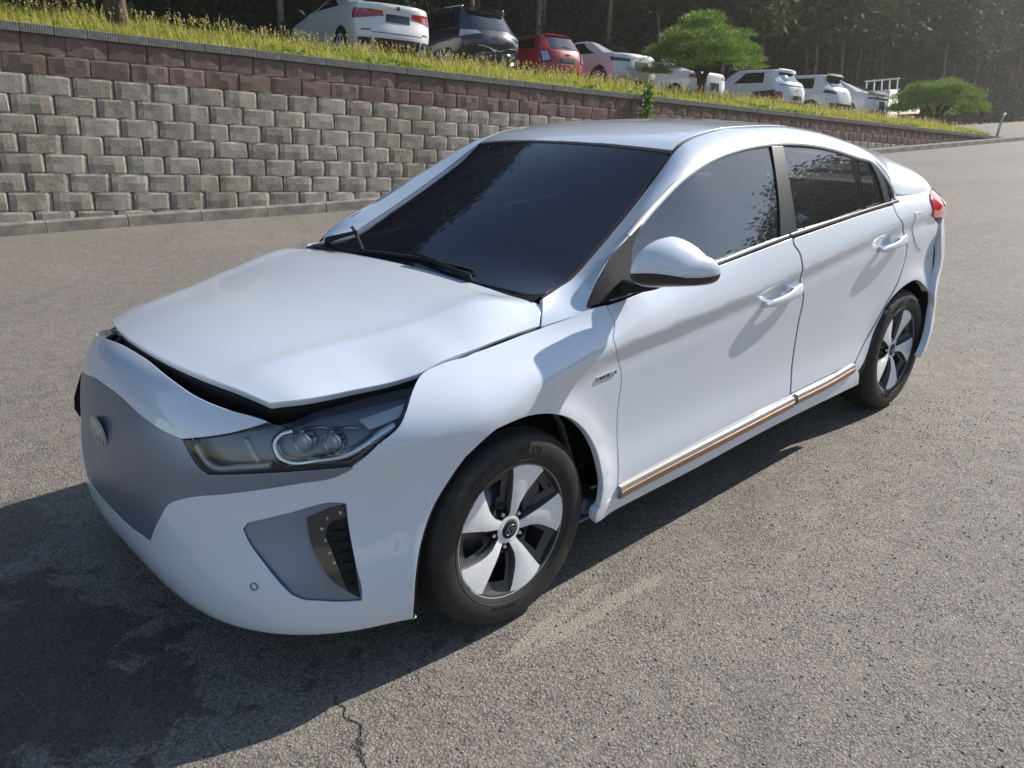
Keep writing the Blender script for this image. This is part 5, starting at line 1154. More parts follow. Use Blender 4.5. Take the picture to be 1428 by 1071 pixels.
# ================================================================ parked cars on the terrace
M_pw=mat('parked_white_paint',(.70,.71,.73),.35,coat=1.0); M_pn=mat('parked_dark_blue_paint',(.012,.015,.03),.3,coat=1.0); M_pr=mat('parked_red_paint',(.36,.012,.014),.35,coat=1.0)
M_pg=mat('parked_glass',(.008,.009,.011),.03,coat=1,ior=1.8); M_tl=mat('parked_tail_red',(.30,.012,.014),.2,coat=1); M_tc=mat('parked_tail_clear',(.45,.46,.5),.15,metal=.4,coat=1); M_tb=mat('parked_tail_smoke',(.05,.01,.012),.15,coat=1)
M_clad=mat('dark_cladding',(.03,.03,.032),.6); M_plate=mat('dark_plate',(.015,.02,.035),.4); M_dent=mat('crumpled_dark_sheet',(.10,.11,.12),.3,metal=.6)
M_silv=mat('parked_silver_trim',(.5,.5,.52),.25,metal=.9)
class Car:
    """stack of rounded plan outlines: rows (z, half width, rear y, front y, rounding)"""
    def __init__(s,rows,L,name,label,cat,paint,loc,rz=0,roll=True,group='cars parked nose in on the terrace above the wall'):
        s.rows=np.array(rows,float); s.L=L; s.paint=paint
        s.root=thing(name,label,cat,loc,group,0); s.root.rotation_euler=(0,math.atan(-SL) if roll else 0,rz)
        s.t=np.r_[0,np.cumsum(np.linalg.norm(np.diff(s.rows[:,:3],axis=0),axis=1))]; s.t/=s.t[-1]
    def S(s,p,v):
        """p 0..4 round the outline starting at the rear left corner, v 0..1 bottom to roof"""
        p=np.asarray(p,float)%4; v=np.asarray(v,float); p,v=np.broadcast_arrays(p,v)
        R=[cs(s.t,s.rows[:,k],np.clip(v,0,1)) for k in range(5)]; z,w,yr,yf,k=R
        f=p%1*2-1; e=p.astype(int)
        a=np.where(e==0,f,np.where(e==1,1,np.where(e==2,-f,-1))); b=np.where(e==0,-1,np.where(e==1,f,np.where(e==2,1,-f)))
        # corners are rounded over the last decimetres at either end
        L_=yf-yr; d0=(b+1)/2*L_; d1=L_-d0; f_=np.minimum(1,L_/3.)
        x=a*w*(1-.13*f_*np.exp(-d0/.22)-.15*f_*np.exp(-d1/.35)); y=yr+d0+.24*f_*np.abs(a)**3.2*np.exp(-d0/.28)-.35*f_*np.abs(a)**3*np.exp(-d1/.4)
        return np.stack([x,y,z],-1)
    def patch(s,name,p0,p1,v0,v1,m,off=.006,parent=None,n=10,k=6,shape=None,th=.012,**pr):
        """shape: list of (p,v) corners of a quad instead of a rectangle (lower left, lower right, upper right, upper left)"""
        A,B=np.meshgrid(np.linspace(0,1,n),np.linspace(0,1,k))
        if shape is None: P_,V_=p0+(p1-p0)*A,v0+(v1-v0)*B
        else:
            q=np.array(shape,float); W=[(1-A)*(1-B),A*(1-B),A*B,(1-A)*B]; P_=sum(W[i]*q[i,0] for i in range(4)); V_=sum(W[i]*q[i,1] for i in range(4))
        X=s.S(P_,V_); h=1e-3; du=s.S(P_+h,V_)-s.S(P_-h,V_); dv=s.S(P_,np.minimum(V_+h,1))-s.S(P_,V_-h); N=nm(np.cross(du,dv))
        c=np.array([0,s.L/2,.7]); sg=np.sign(((X-c)*N).sum(-1,keepdims=True)); N=N*sg
        X0=X+N*off; X1=X+N*(off-th)
        V=np.vstack([X0.reshape(-1,3),X1.reshape(-1,3)]); F=[]
        for j in range(k-1):
            for i in range(n-1): F.append((j*n+i,j*n+i+1,(j+1)*n+i+1,(j+1)*n+i))
        M_=n*k; ring=[i for i in range(n)]+[j*n+n-1 for j in range(1,k)]+[(k-1)*n+i for i in range(n-2,-1,-1)]+[j*n for j in range(k-2,0,-1)]
        for i in range(len(ring)): a_,b_=ring[i],ring[(i+1)%len(ring)]; F.append((a_,a_+M_,b_+M_,b_))
        o=mk(name,V,F,m,parent or s.root,**pr); autos(o,50); return o
    def body(s,npp=36,nv=34):
        q_=np.linspace(0,1,npp,endpoint=False); q_=q_-.12*np.sin(2*np.pi*q_)/1.2; P=np.concatenate([e+q_ for e in range(4)]); vv=np.unique(np.r_[s.t,np.linspace(0,1,nv)]); vv=vv[np.r_[True,np.diff(vv)>.006]]
        A,B=np.meshgrid(P,vv); X=s.S(A,B); n=len(P); V=X.reshape(-1,3); F=[(j*n+i,j*n+(i+1)%n,(j+1)*n+(i+1)%n,(j+1)*n+i) for j in range(len(vv)-1) for i in range(n)]
        top=V[-n:]; c=top.mean(0)+[0,0,.025]; V=np.vstack([V,(top*.6+c*.4)+[0,0,.012],[c]]); b=(len(vv)-1)*n
        F+=[(b+i,b+(i+1)%n,b+n+(i+1)%n,b+n+i) for i in range(n)]+[(b+n+i,b+n+(i+1)%n,b+2*n) for i in range(n)]
        o=mk('body',V,F,s.paint,s.root); autos(o,38); return o
    def v_at(s,z): return float(np.interp(z,s.rows[:,0],s.t))
    def wheels(s,r,yr,yf,w,clad=None,rimm=None):
        for y in (yr,yf):
            for sx in (-1,1):
                V,F=lathe([(r+.055,-.012),(r+.055,.004),(r*.7,.006),(.01,.006)],28); V=np.array(V); V=V[:,[1,0,2]]*[-sx*1.,1,1]; 
                V=V*[-1,1,1]+[sx*(w+.004),y,r-.0]; V[:,2]=np.maximum(V[:,2],.12); mk('wheel_arch',V,F,clad or M_black,s.root)
                V,F=lathe([(r*.66,.005),(r*.72,.0),(r*.9,.0),(r,-.03),(r,-.2),(r*.5,-.2)],28); V=np.array(V)[:,[1,0,2]]*[sx,1,1]+[sx*(w+.012),y,r]
                t=mk('wheel',V,F,M_rubber,s.root)
                mb=MB(); 
                for k in range(5):
                    a=k*1.2566; mb.box((sx*(w+.012),y+math.sin(a)*r*.34,r+math.cos(a)*r*.34),(.02,r*.17,r*.62),np.array(Matrix.Rotation(-a,3,'X')))
                V2,F2=lathe([(r*.68,.0),(r*.68,.012),(r*.60,.012),(r*.58,-.03)],24); mb.add(np.array(V2)[:,[1,0,2]]*[sx,1,1]+[sx*(w+.005),y,r],F2); mb.build('rim',rimm or M_rimb,t,kind='stuff' if 0 else 'part') if 0 else mb.build('rim',rimm or M_rimb,t)
    def rings(s,c,w,h,r,m,name='rear_logo'):
        mb=MB(); th=np.linspace(0,2*np.pi,21); mb.tube([(c[0]+w*math.cos(a),c[1],c[2]+h*math.sin(a)) for a in th],r,5,cap=False); return mb.build(name,m,s.root)
    def at(s,p,v,off=0):
        X=s.S(p,v); return X+np.array([0,-off,0])
GROUP='cars parked nose in on the terrace above the wall'
def zat(x,y): return float(zt_(x,y))
def common(c,plate_v,plate_w=.26,plate_h=.055,pm=None):
    c.patch('number_plate',.5-plate_w/2,.5+plate_w/2,plate_v-plate_h,plate_v+plate_h,pm or M_plate,off=.012,n=4,k=3)
# 1 big white fastback, dark rear diffuser
def place(cx,cy): return (cx,cy,zat(cx,cy))
rows=[(.20,.86,.16,4.95,.3),(.34,.90,.03,4.98,.35),(.52,.93,.0,5.02,.35),(.66,.945,.02,5.03,.35),(.84,.95,.07,4.98,.35),(.97,.93,.08,4.70,.35),(1.08,.90,.06,4.15,.35),(1.15,.87,.08,3.95,.35),(1.17,.85,.22,3.85,.3),(1.27,.77,.75,3.45,.3),(1.38,.69,1.25,3.05,.3),(1.45,.62,1.65,2.75,.3),(1.485,.54,1.95,2.5,.35)]
c=Car(rows,5.,'fastback_car','large white fastback with a dark rear bumper insert, leftmost of the parked cars','car',M_pw,place(9.55,13.1),rz=-.17); c.body()
c.patch('rear_window',.5-.36,.5+.36,c.v_at(1.20),c.v_at(1.45),M_pg,off=.004,n=12)
for q in (1,-1):
    def side(p): return p if q>0 else 1-p if p<=1 else 5-p
    def P4(l): return [((p if q>0 else (1-p)),v) for p,v in l]
    v0=c.v_at(1.16); v1=c.v_at(1.42)
    c.patch('side_window',0,0,0,0,M_pg,shape=P4([(1.30,v0),(1.70,v0),(1.66,v1),(1.36,v1)]),off=.006,n=14)
    va,vb,vc=c.v_at(.83),c.v_at(.94),c.v_at(1.04)
    c.patch('tail_light',0,0,0,0,M_tl,shape=P4([(.70,vb-.01),(1.05,va),(1.055,vc),(.72,vc-.01)]),off=.014,n=26)
    c.patch('reflector',0,0,0,0,M_tl,shape=P4([(.88,c.v_at(.60)),(.98,c.v_at(.60)),(.98,c.v_at(.63)),(.88,c.v_at(.63))]),off=.012,n=4)
    mb=MB(); mb.tube([(q*.93,3.35,1.12),(q*1.02,3.36,1.17),(q*1.12,3.38,1.18)],[.03,.09,.07],8,flat=.8); mb.build('mirror',M_black,c.root,smooth=True)
    c.patch('door_seam',0,0,0,0,M_black,shape=P4([(1.475,c.v_at(.45)),(1.477,c.v_at(.45)),(1.452,c.v_at(1.12)),(1.45,c.v_at(1.12))]),off=.002,n=3)
c.patch('rear_diffuser',.16,.84,c.v_at(.20),c.v_at(.46),M_clad,off=.010,n=12); c.patch('bumper_corner_insert',.88,1.02,c.v_at(.33),c.v_at(.46),M_clad,off=.012,n=6); c.patch('bumper_corner_insert',-.02,.12,c.v_at(.33),c.v_at(.46),M_clad,off=.012,n=6)
c.patch('tailgate_seam',.13,.87,c.v_at(.56),c.v_at(.575),M_black,off=.003,n=10,k=2); common(c,c.v_at(.87),.34,.028)
X=c.at(.5,c.v_at(1.08),.012); c.rings(X,.042,.042,.008,M_silv); c.patch('rear_badge_disc',.482,.518,c.v_at(1.055),c.v_at(1.105),M_navy,off=.010,n=3,k=3); c.wheels(.34,1.02,4.02,.94)
# 2 dark blue suv with a crushed bumper
rows=[(.24,.84,.25,4.3,.3),(.40,.89,.16,4.35,.35),(.58,.92,.10,4.38,.35),(.76,.93,.04,4.36,.35),(.92,.93,.05,4.2,.35),(1.04,.91,.10,3.6,.35),(1.12,.88,.16,3.5,.35),(1.28,.81,.28,3.2,.3),(1.45,.74,.42,2.95,.3),(1.57,.69,.52,2.75,.3),(1.63,.64,.42,2.6,.3),(1.65,.58,.46,2.5,.3)]
c=Car(rows,4.4,'suv_car','dark blue suv with a crushed rear bumper and clear tail lights, second parked car','car',M_pn,(12.75,13.5,zat(12.75,13.5)-.08),rz=-.14); c.body()
c.patch('rear_window',.12,.88,c.v_at(1.16),c.v_at(1.54),M_pg,off=.008,n=12)
for q in (1,-1):
    def P4(l): return [((p if q>0 else (1-p)),v) for p,v in l]
    v0=c.v_at(1.14); v1=c.v_at(1.52); c.patch('side_window',0,0,0,0,M_pg,shape=P4([(1.09,v0+.02),(1.62,v0),(1.58,v1),(1.10,v1)]),off=.006,n=14)
    c.patch('tail_light',0,0,0,0,M_tc,shape=P4([(.74,c.v_at(1.04)),(1.05,c.v_at(.94)),(1.04,c.v_at(1.10)),(.82,c.v_at(1.10))]),off=.016,n=22)
    mb=MB(); mb.tube([(q*.60,.7,1.70),(q*.61,1.6,1.72),(q*.60,2.5,1.69)],[.012,.018,.012],6); mb.build('roof_bar',M_silv,c.root,smooth=True)
c.patch('roof_spoiler',.08,.92,c.v_at(1.58),c.v_at(1.64),M_pn,off=.05,n=8,k=3)
X=c.at(.5,c.v_at(.98),.015); c.rings(X,.075,.04,.009,M_silv)
r_=np.random.RandomState(4); V=[];F=[];nx,nz=13,6
for j in range(nz):
    for i in range(nx):
        p=.10+.82*i/(nx-1); X=c.S(p,c.v_at(.30+.36*j/(nz-1))); V.append(X+[0,-.03-r_.uniform(0,.11)*(0<j<nz-1),r_.uniform(-.02,.02)-.03*math.sin(i*.9)])
F=[(j*nx+i,j*nx+i+1,(j+1)*nx+i+1,(j+1)*nx+i) for j in range(nz-1) for i in range(nx-1)]; mk('crushed_bumper',V,F,M_dent,c.root,smooth=False)
mb=MB(); P=[c.S(.08+.84*i/9,c.v_at(.70+.05*math.sin(i)))+np.array([0,-.03-.03*(i%2),0]) for i in range(10)]; mb.tube(P,.022,5); mb.build('torn_bumper_edge',M_clad,c.root)
mb=MB(); mb.box((-.25,.02,.30),(.5,.08,.06)); mb.build('exposed_crossbar',M_tl,c.root); c.wheels(.33,.85,3.5,.92,clad=M_clad)
# 3 small red hatchback, crumpled at the right
rows=[(.22,.72,.14,3.5,.35),(.36,.77,.04,3.55,.4),(.55,.79,.0,3.58,.4),(.72,.80,.03,3.55,.4),(.88,.79,.07,3.3,.4),(1.0,.765,.12,2.9,.4),(1.06,.74,.16,2.8,.4),(1.22,.67,.30,2.55,.35),(1.38,.59,.44,2.3,.35),(1.45,.54,.50,2.15,.35),(1.48,.47,.60,2.05,.35)]
c=Car(rows,3.6,'small_hatchback_car','small red hatchback with a dented tail, third parked car','car',M_pr,(15.45,13.6,zat(15.6,13.6)-.08),rz=-.14); c.body()
c.patch('rear_window',.16,.84,c.v_at(1.08),c.v_at(1.42),M_pg,off=.008,n=12); c.patch('roof_spoiler',.10,.90,c.v_at(1.44),c.v_at(1.49),M_pr,off=.05,n=8,k=3)
for q in (1,-1):
    def P4(l): return [((p if q>0 else (1-p)),v) for p,v in l]
    v0=c.v_at(1.05); v1=c.v_at(1.38); c.patch('side_window',0,0,0,0,M_pg,shape=P4([(1.14,v0+.04),(1.66,v0),(1.62,v1),(1.16,v1)]),off=.006,n=12)
    c.patch('tail_light',0,0,0,0,M_tc,shape=P4([(.87,c.v_at(.76)),(.99,c.v_at(.72)),(1.015,c.v_at(.98)),(.91,c.v_at(1.0))]),off=.022,n=10)
    c.patch('tail_light_rim',0,0,0,0,M_black,shape=P4([(.85,c.v_at(.72)),(1.01,c.v_at(.69)),(1.03,c.v_at(1.0)),(.89,c.v_at(1.03))]),off=.016,n=14)
c.patch('tailgate_seam',.16,.84,c.v_at(.60),c.v_at(.62),M_black,off=.003,n=8,k=2); c.patch('plate_recess',.30,.72,c.v_at(.70),c.v_at(.84),M_clad,off=.006,n=6,k=3); common(c,c.v_at(.77),.30,.03,M_dent)
X=c.at(.5,c.v_at(.93),.012); mb=MB(); mb.box(X,(.13,.012,.03)); mb.box(X,(.05,.014,.045)); mb.build('rear_logo',mat('gold_logo',(.5,.36,.1),.3,metal=.9),c.root)
mb=MB(); mb.tube([c.at(.44,c.v_at(1.16),.02),c.at(.62,c.v_at(1.14),.02)],[.012,.006],5); mb.build('rear_wiper',M_black,c.root); c.patch('dented_panel',.72,.97,c.v_at(.38),c.v_at(.58),M_pr,off=-.05,n=5,k=4) if 0 else None
c.wheels(.29,.68,2.95,.79); c.root.scale=(1.02,1.02,.93)
# 4 white sedan, glass roof
rows=[(.22,.82,.18,4.6,.35),(.34,.88,.04,4.65,.4),(.52,.91,.0,4.68,.4),(.70,.92,.03,4.65,.4),(.86,.915,.08,4.5,.4),(.96,.89,.10,4.0,.4),(1.00,.87,.14,3.75,.35),(1.02,.84,.40,3.6,.3),(1.10,.78,.80,3.4,.3),(1.24,.70,1.25,3.1,.3),(1.36,.62,1.65,2.8,.3),(1.41,.53,1.95,2.6,.35)]
c=Car(rows,4.7,'sedan_car','white saloon with dark tail lights between the red hatchback and the pine','car',M_pw,(18.75,13.7,zat(18.75,13.7)+.05),rz=-.12); c.root.scale=(1,1,1.07); c.body()
c.patch('rear_window',.14,.86,c.v_at(1.05),1.,M_pg,off=.006,n=12)
for q in (1,-1):
    def P4(l): return [((p if q>0 else (1-p)),v) for p,v in l]
    v0=c.v_at(1.03); v1=c.v_at(1.34); c.patch('side_window',0,0,0,0,M_pg,shape=P4([(1.24,v0),(1.74,v0),(1.68,v1),(1.34,v1)]),off=.006,n=14)
    c.patch('tail_light',0,0,0,0,M_tb,shape=P4([(.76,c.v_at(.80)),(1.06,c.v_at(.80)),(1.08,c.v_at(.90)),(.78,c.v_at(.86))]),off=.012,n=22)
    c.patch('reflector',0,0,0,0,M_tl,shape=P4([(.80,c.v_at(.36)),(.95,c.v_at(.36)),(.95,c.v_at(.39)),(.80,c.v_at(.39))]),off=.012,n=4)
c.patch('tailgate_seam',.14,.86,c.v_at(.60),c.v_at(.612),M_black,off=.003,n=10,k=2); c.patch('rear_diffuser',.2,.8,c.v_at(.22),c.v_at(.32),M_clad,off=.010,n=8); common(c,c.v_at(.70),.30,.04)
X=c.at(.5,c.v_at(.90),.012); mb=MB(); mb.box(X,(.07,.012,.014)); mb.box(X+np.array([0,0,-.02]),(.018,.012,.04)); mb.build('rear_logo',M_silv,c.root); c.wheels(.33,.95,3.8,.91)
# 5 white saloon behind the pine
rows=[(.22,.82,.18,4.6,.35),(.34,.88,.04,4.65,.4),(.52,.91,.0,4.68,.4),(.72,.92,.02,4.65,.4),(.90,.915,.05,4.5,.4),(1.02,.89,.08,4.0,.4),(1.06,.87,.14,3.75,.35),(1.08,.84,.36,3.6,.3),(1.16,.78,.75,3.4,.3),(1.28,.70,1.15,3.1,.3),(1.38,.62,1.55,2.8,.3),(1.43,.53,1.85,2.6,.35)]
c=Car(rows,4.7,'sedan_car','white saloon with red tail lights half hidden behind the rounded pine','car',M_pw,(22.6,13.7,zat(22.6,13.7)-.1),rz=-.12); c.body()
c.patch('rear_window',.14,.86,c.v_at(1.10),c.v_at(1.36),M_pg,off=.008,n=10)
for q in (1,-1):
    def P4(l): return [((p if q>0 else (1-p)),v) for p,v in l]
    v0=c.v_at(1.08); v1=c.v_at(1.36); c.patch('side_window',0,0,0,0,M_pg,shape=P4([(1.24,v0),(1.70,v0),(1.64,v1),(1.32,v1)]),off=.006,n=12)
    c.patch('tail_light',0,0,0,0,M_tl,shape=P4([(.74,c.v_at(.88)),(1.05,c.v_at(.86)),(1.05,c.v_at(.97)),(.78,c.v_at(.96))]),off=.014,n=22)
c.patch('rear_diffuser',.06,.94,c.v_at(.24),c.v_at(.38),M_clad,off=.012,n=8); common(c,c.v_at(.62),.26,.045); c.wheels(.33,.95,3.8,.91)
# 6 white crossover with black wheel arch cladding
rows=[(.26,.84,.16,4.2,.35),(.42,.89,.05,4.25,.4),(.60,.91,.0,4.28,.4),(.80,.915,.02,4.25,.4),(.96,.90,.06,4.0,.4),(1.05,.88,.10,3.4,.4),(1.12,.85,.14,3.3,.35),(1.28,.78,.34,3.0,.35),(1.46,.70,.52,2.7,.35),(1.53,.64,.50,2.55,.35),(1.57,.57,.58,2.45,.35)]
c=Car(rows,4.3,'crossover_car','white crossover with black wheel arch cladding just right of the pine','car',M_pw,place(27.9,13.6),rz=-.10); c.body()
c.patch('rear_window',.14,.86,c.v_at(1.16),c.v_at(1.48),M_pg,off=.008,n=10); c.patch('roof_spoiler',.08,.92,c.v_at(1.50),c.v_at(1.55),M_pw,off=.06,n=8,k=3); c.patch('light_bar',.02,.98,c.v_at(1.02),c.v_at(1.045),M_tb,off=.012,n=12,k=3)
for q in (1,-1):
    def P4(l): return [((p if q>0 else (1-p)),v) for p,v in l]
    v0=c.v_at(1.10); v1=c.v_at(1.46); c.patch('side_window',0,0,0,0,M_pg,shape=P4([(1.24,v0),(1.66,v0),(1.60,v1),(1.20,v1)]),off=.006,n=12)
    c.patch('tail_light',0,0,0,0,M_tl,shape=P4([(.93,c.v_at(.58)),(1.055,c.v_at(.58)),(1.06,c.v_at(.80)),(.94,c.v_at(.80))]),off=.026,n=6)
    c.patch('arch_cladding',0,0,0,0,M_clad,shape=P4([(1.0,c.v_at(.30)),(1.36,c.v_at(.30)),(1.29,c.v_at(.80)),(1.05,c.v_at(.86))]),off=.014,n=12)
c.patch('rear_diffuser',.04,.96,c.v_at(.26),c.v_at(.48),M_clad,off=.012,n=10); c.patch('silver_skid',.25,.75,c.v_at(.27),c.v_at(.36),M_silv,off=.02,n=6,k=3); common(c,c.v_at(.62),.30,.045); X=c.at(.5,c.v_at(.90),.014); c.rings(X,.06,.032,.008,M_silv); c.wheels(.34,.85,3.4,.915,clad=M_clad); c.root.scale=(1.05,)*3; c.root.location.z-=.12
# 7 white suv, silver lower bumper
rows=[(.26,.86,.16,4.5,.35),(.42,.91,.05,4.55,.4),(.60,.93,.0,4.58,.4),(.80,.935,.03,4.55,.4),(.98,.92,.08,4.3,.4),(1.08,.89,.12,3.6,.4),(1.16,.86,.18,3.5,.35),(1.32,.79,.36,3.2,.35),(1.52,.71,.55,2.9,.35),(1.61,.65,.48,2.75,.35),(1.65,.58,.58,2.6,.35)]
c=Car(rows,4.5,'suv_car','white suv with a black and silver lower bumper, right of the crossover','car',M_pw,place(32.0,13.7),rz=-.10); c.body()
c.patch('rear_window',.12,.88,c.v_at(1.20),c.v_at(1.52),M_pg,off=.008,n=10); c.patch('roof_spoiler',.06,.94,c.v_at(1.56),c.v_at(1.63),M_black,off=.07,n=8,k=3)
for q in (1,-1):
    def P4(l): return [((p if q>0 else (1-p)),v) for p,v in l]
    v0=c.v_at(1.14); v1=c.v_at(1.52); c.patch('side_window',0,0,0,0,M_pg,shape=P4([(1.22,v0),(1.68,v0),(1.64,v1),(1.16,v1)]),off=.006,n=12)
    c.patch('tail_light',0,0,0,0,M_tb,shape=P4([(.80,c.v_at(.94)),(1.07,c.v_at(.98)),(1.03,c.v_at(1.10)),(.80,c.v_at(1.02))]),off=.014,n=22)
c.patch('rear_diffuser',.03,.97,c.v_at(.26),c.v_at(.62),M_clad,off=.012,n=10); c.patch('silver_skid',.16,.84,c.v_at(.32),c.v_at(.44),M_silv,off=.022,n=8,k=3); c.patch('number_plate',.36,.64,c.v_at(.48),c.v_at(.58),M_dent,off=.02,n=4,k=3); X=c.at(.5,c.v_at(1.02),.014); c.rings(X,.05,.022,.008,M_silv); c.wheels(.35,.9,3.6,.93,clad=M_clad); c.root.scale=(1.08,)*3; c.root.location.z-=.08
# 8 white sedan with black spoiler line
rows=[(.22,.84,.18,4.6,.4),(.36,.89,.05,4.65,.45),(.55,.92,.0,4.68,.45),(.74,.93,.03,4.65,.45),(.90,.915,.08,4.4,.45),(.98,.88,.12,3.9,.4),(1.04,.82,.45,3.6,.35),(1.16,.74,.85,3.35,.35),(1.30,.66,1.3,3.0,.35),(1.42,.58,1.8,2.7,.35),(1.46,.50,2.1,2.5,.4)]
c=Car(rows,4.7,'sedan_car','white saloon with a black tail spoiler, last car before the truck','car',M_pw,place(35.5,13.7),rz=-.10); c.body()
c.patch('rear_window',.14,.86,c.v_at(1.07),c.v_at(1.40),M_pg,off=.008,n=10); c.patch('tail_spoiler',.04,.96,c.v_at(.94),c.v_at(.99),M_black,off=.05,n=10,k=3); c.patch('light_bar',.03,.97,c.v_at(.80),c.v_at(.85),M_tb,off=.014,n=10,k=3)
for q in (1,-1):
    def P4(l): return [((p if q>0 else (1-p)),v) for p,v in l]
    v0=c.v_at(1.02); v1=c.v_at(1.38); c.patch('side_window',0,0,0,0,M_pg,shape=P4([(1.22,v0),(1.74,v0),(1.68,v1),(1.34,v1)]),off=.006,n=12)
c.patch('rear_diffuser',.06,.94,c.v_at(.22),c.v_at(.44),M_clad,off=.012,n=8); common(c,c.v_at(.60),.26,.05); c.wheels(.34,1.,3.9,.92); c.root.scale=(1.05,1.05,1.28)
# flatbed truck with a ladder rack
T=thing('flatbed_truck','white flatbed truck with a ladder rack behind its cab, beyond the last parked car','truck',place(41.2,15.6)); T.rotation_euler=(0,math.atan(-SL),math.radians(90+8))
def part(name,m,*boxes,sm_=False):
    mb=MB()
    for b in boxes: mb.box(*b)
    return mb.build(name,m,T)
cabV=[(-.85,2.0,.55),(.85,2.0,.55),(.85,3.75,.55),(-.85,3.75,.55),(-.85,2.0,1.25),(.85,2.0,1.25),(.84,3.72,1.2),(-.84,3.72,1.2),(-.78,2.05,1.95),(.78,2.05,1.95),(.76,3.2,1.95),(-.76,3.2,1.95)]
o=mk('cab',cabV,[(3,2,1,0),(0,1,5,4),(1,2,6,5),(2,3,7,6),(3,0,4,7),(4,5,9,8),(5,6,10,9),(6,7,11,10),(7,4,8,11),(8,9,10,11)],M_pw,T,smooth=False)
bv=o.modifiers.new('bevel','BEVEL'); bv.width=.05; bv.segments=2
for sx in (-1,1): part('cab_side_window',M_pg,((sx*.825,2.55,1.55),(.02,.75,.42)))
part('bed_floor',M_silv,((0,-.05,.86),(1.75,3.6,.08)))
for sx in (-1,1): part('bed_side_board',M_pw,((sx*.87,-.05,1.08),(.04,3.6,.38)))
part('tail_board',M_pw,((0,-1.86,1.08),(1.75,.04,.38)))
for x in (-.7,-.35,0,.35,.7): part('rack_bar',M_pw,((x,1.86,1.75),(.05,.05,1.5)))
for z in (1.4,1.95,2.45): part('rack_rail',M_pw,((0,1.86,z),(1.6,.06,.07)))
for x in (-.55,.55): part('chassis_rail',M_clad,((x,0.6,.62),(.12,5.2,.16)))
for y in (-.9,2.9):
    for sx in (-1,1):
        V,F=lathe([(.18,.01),(.2,0),(.33,0),(.36,-.03),(.36,-.22),(.2,-.22)],24); mk('wheel',np.array(V)[:,[1,0,2]]*[sx,1,1]+[sx*.84,y,.36],F,M_rubber,T)
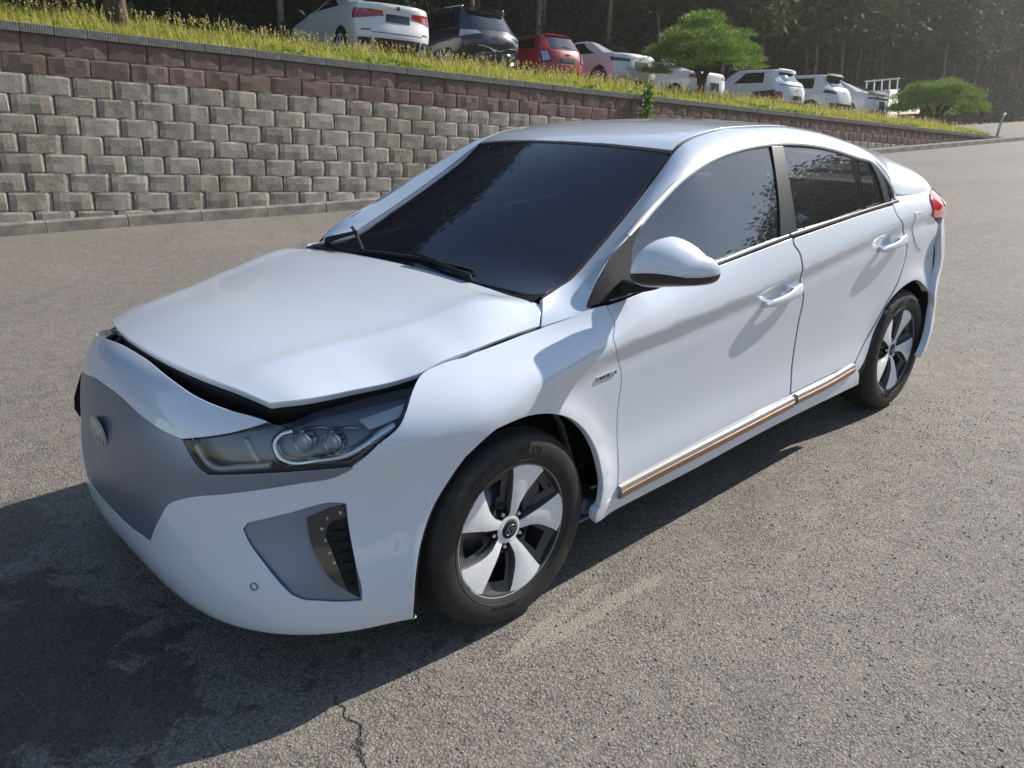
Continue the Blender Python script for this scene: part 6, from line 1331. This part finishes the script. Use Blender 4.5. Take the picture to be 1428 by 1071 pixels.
# ---------------------------------------------------------------- person, post, creeper
def on_ray(px,py,depth):
    """point in the place at a given distance in front of the lens (used once, offline figures)"""
    return None
PX,PY=45.6,12.9
per=thing('person','person in dark clothes standing at the far end of the road by the trees','person',(PX,PY,.42))
def figure():
    J={'pel':(0,0,.93),'chest':(0,0,1.30),'neck':(0,0,1.47),'head':(0,-.01,1.62),'hipL':(-.1,0,.90),'kneeL':(-.12,-.02,.50),'ankL':(-.13,.02,.09),'toeL':(-.14,-.13,.04),'hipR':(.1,0,.90),'kneeR':(.14,.02,.50),'ankR':(.17,.08,.09),'toeR':(.18,-.06,.04),'shL':(-.19,0,1.42),'elL':(-.25,.02,1.14),'haL':(-.22,-.10,.92),'shR':(.19,0,1.42),'elR':(.26,.02,1.15),'haR':(.24,-.08,.92)}
    E=[('pel','chest'),('chest','neck'),('neck','head'),('pel','hipL'),('hipL','kneeL'),('kneeL','ankL'),('ankL','toeL'),('pel','hipR'),('hipR','kneeR'),('kneeR','ankR'),('ankR','toeR'),('chest','shL'),('shL','elL'),('elL','haL'),('chest','shR'),('shR','elR'),('elR','haR')]
    Rr={'pel':.15,'chest':.17,'neck':.06,'head':.10,'hipL':.10,'hipR':.10,'kneeL':.065,'kneeR':.065,'ankL':.045,'ankR':.045,'toeL':.04,'toeR':.04,'shL':.07,'shR':.07,'elL':.05,'elR':.05,'haL':.04,'haR':.04}
    k=list(J); me=bpy.data.meshes.new('body'); me.from_pydata([J[q] for q in k],[(k.index(a),k.index(b)) for a,b in E],[]); o=obj('body',me,per)
    o.modifiers.new('skin','SKIN'); o.modifiers.new('sub','SUBSURF').levels=1
    for i,q in enumerate(k): v=me.skin_vertices[0].data[i]; v.radius=(Rr[q],Rr[q]*.8); v.use_root=(q=='pel')
    me.materials.append(mat('dark_clothes',(.02,.02,.024),.8)); 
    mb=MB(); V,F=lathe([(.001,-.105),(.06,-.09),(.09,-.04),(.095,.0),(.08,.06),(.045,.10),(.001,.11)],12); mb.add(np.array(V)[:,[0,2,1]]*[.85,1,1]+[0,-.02,1.63],F); mb.build('face',mat('skin_tone',(.35,.2,.14),.6),per,smooth=True)
    mb=MB(); V,F=lathe([(.001,-.02),(.09,.0),(.10,.05),(.07,.11),(.001,.125)],12); mb.add(np.array(V)[:,[0,2,1]]*[.9,1,1]+[0,.015,1.64],F); mb.build('hair',M_black,per,smooth=True)
figure()
POSTP=(36.9,9.35,.12)
po=thing('leaning_post','short grey metal post leaning beside the end of the wall','post',POSTP); mb=MB(); mb.tube([(0,0,-.1),(.28,.0,.75),(.36,0,.92)],.05,8); mb.build('tube',M_silv,po,smooth=True); mb=MB(); mb.box((.45,0,.94),(.25,.09,.07)); mb.build('bent_top',M_silv,po)
vx=13.75; vn=thing('creeper_plant','bright green creeper hanging over the coping in the middle of the wall','creeper',(vx,wy(vx)+.06,zc(vx)))
mb=MB(); mb.tube([(0,.15,.12),(0,-.03,.03),(.02,-.06,-.25),(-.03,-.06,-.62)],[.008,.008,.006,.004],5); mb.build('stem',M_weed,vn)
r_=np.random.RandomState(8); q=r_.rand(420); C_=np.stack([r_.normal(size=420)*.075,-.07+r_.normal(size=420)*.03,.22-.85*q],1); V,F=leaves(C_,.06,r_,.2,1.3); fastmesh('foliage',V,F,leafmat('creeper_leaf',(.16,.30,.04),.4,.3),vn)
up=thing('utility_pole','tall concrete utility pole with a crossarm across the road, mirrored in the front door window','utility pole',(math.cos(math.radians(-27.5))*34,math.sin(math.radians(-27.5))*34,0))
mb=MB(); mb.tube([(0,0,-.2),(0,0,13.2)],[.17,.10],10); mb.build('pole',M_cap,up,smooth=True); mb=MB(); mb.box((0,0,12.3),(.12,2.2,.12)); mb.build('crossarm',M_clad,up); mb=MB(); mb.box((.1,.5,11.2),(.4,.4,.8)); mb.build('transformer',M_silv,up)
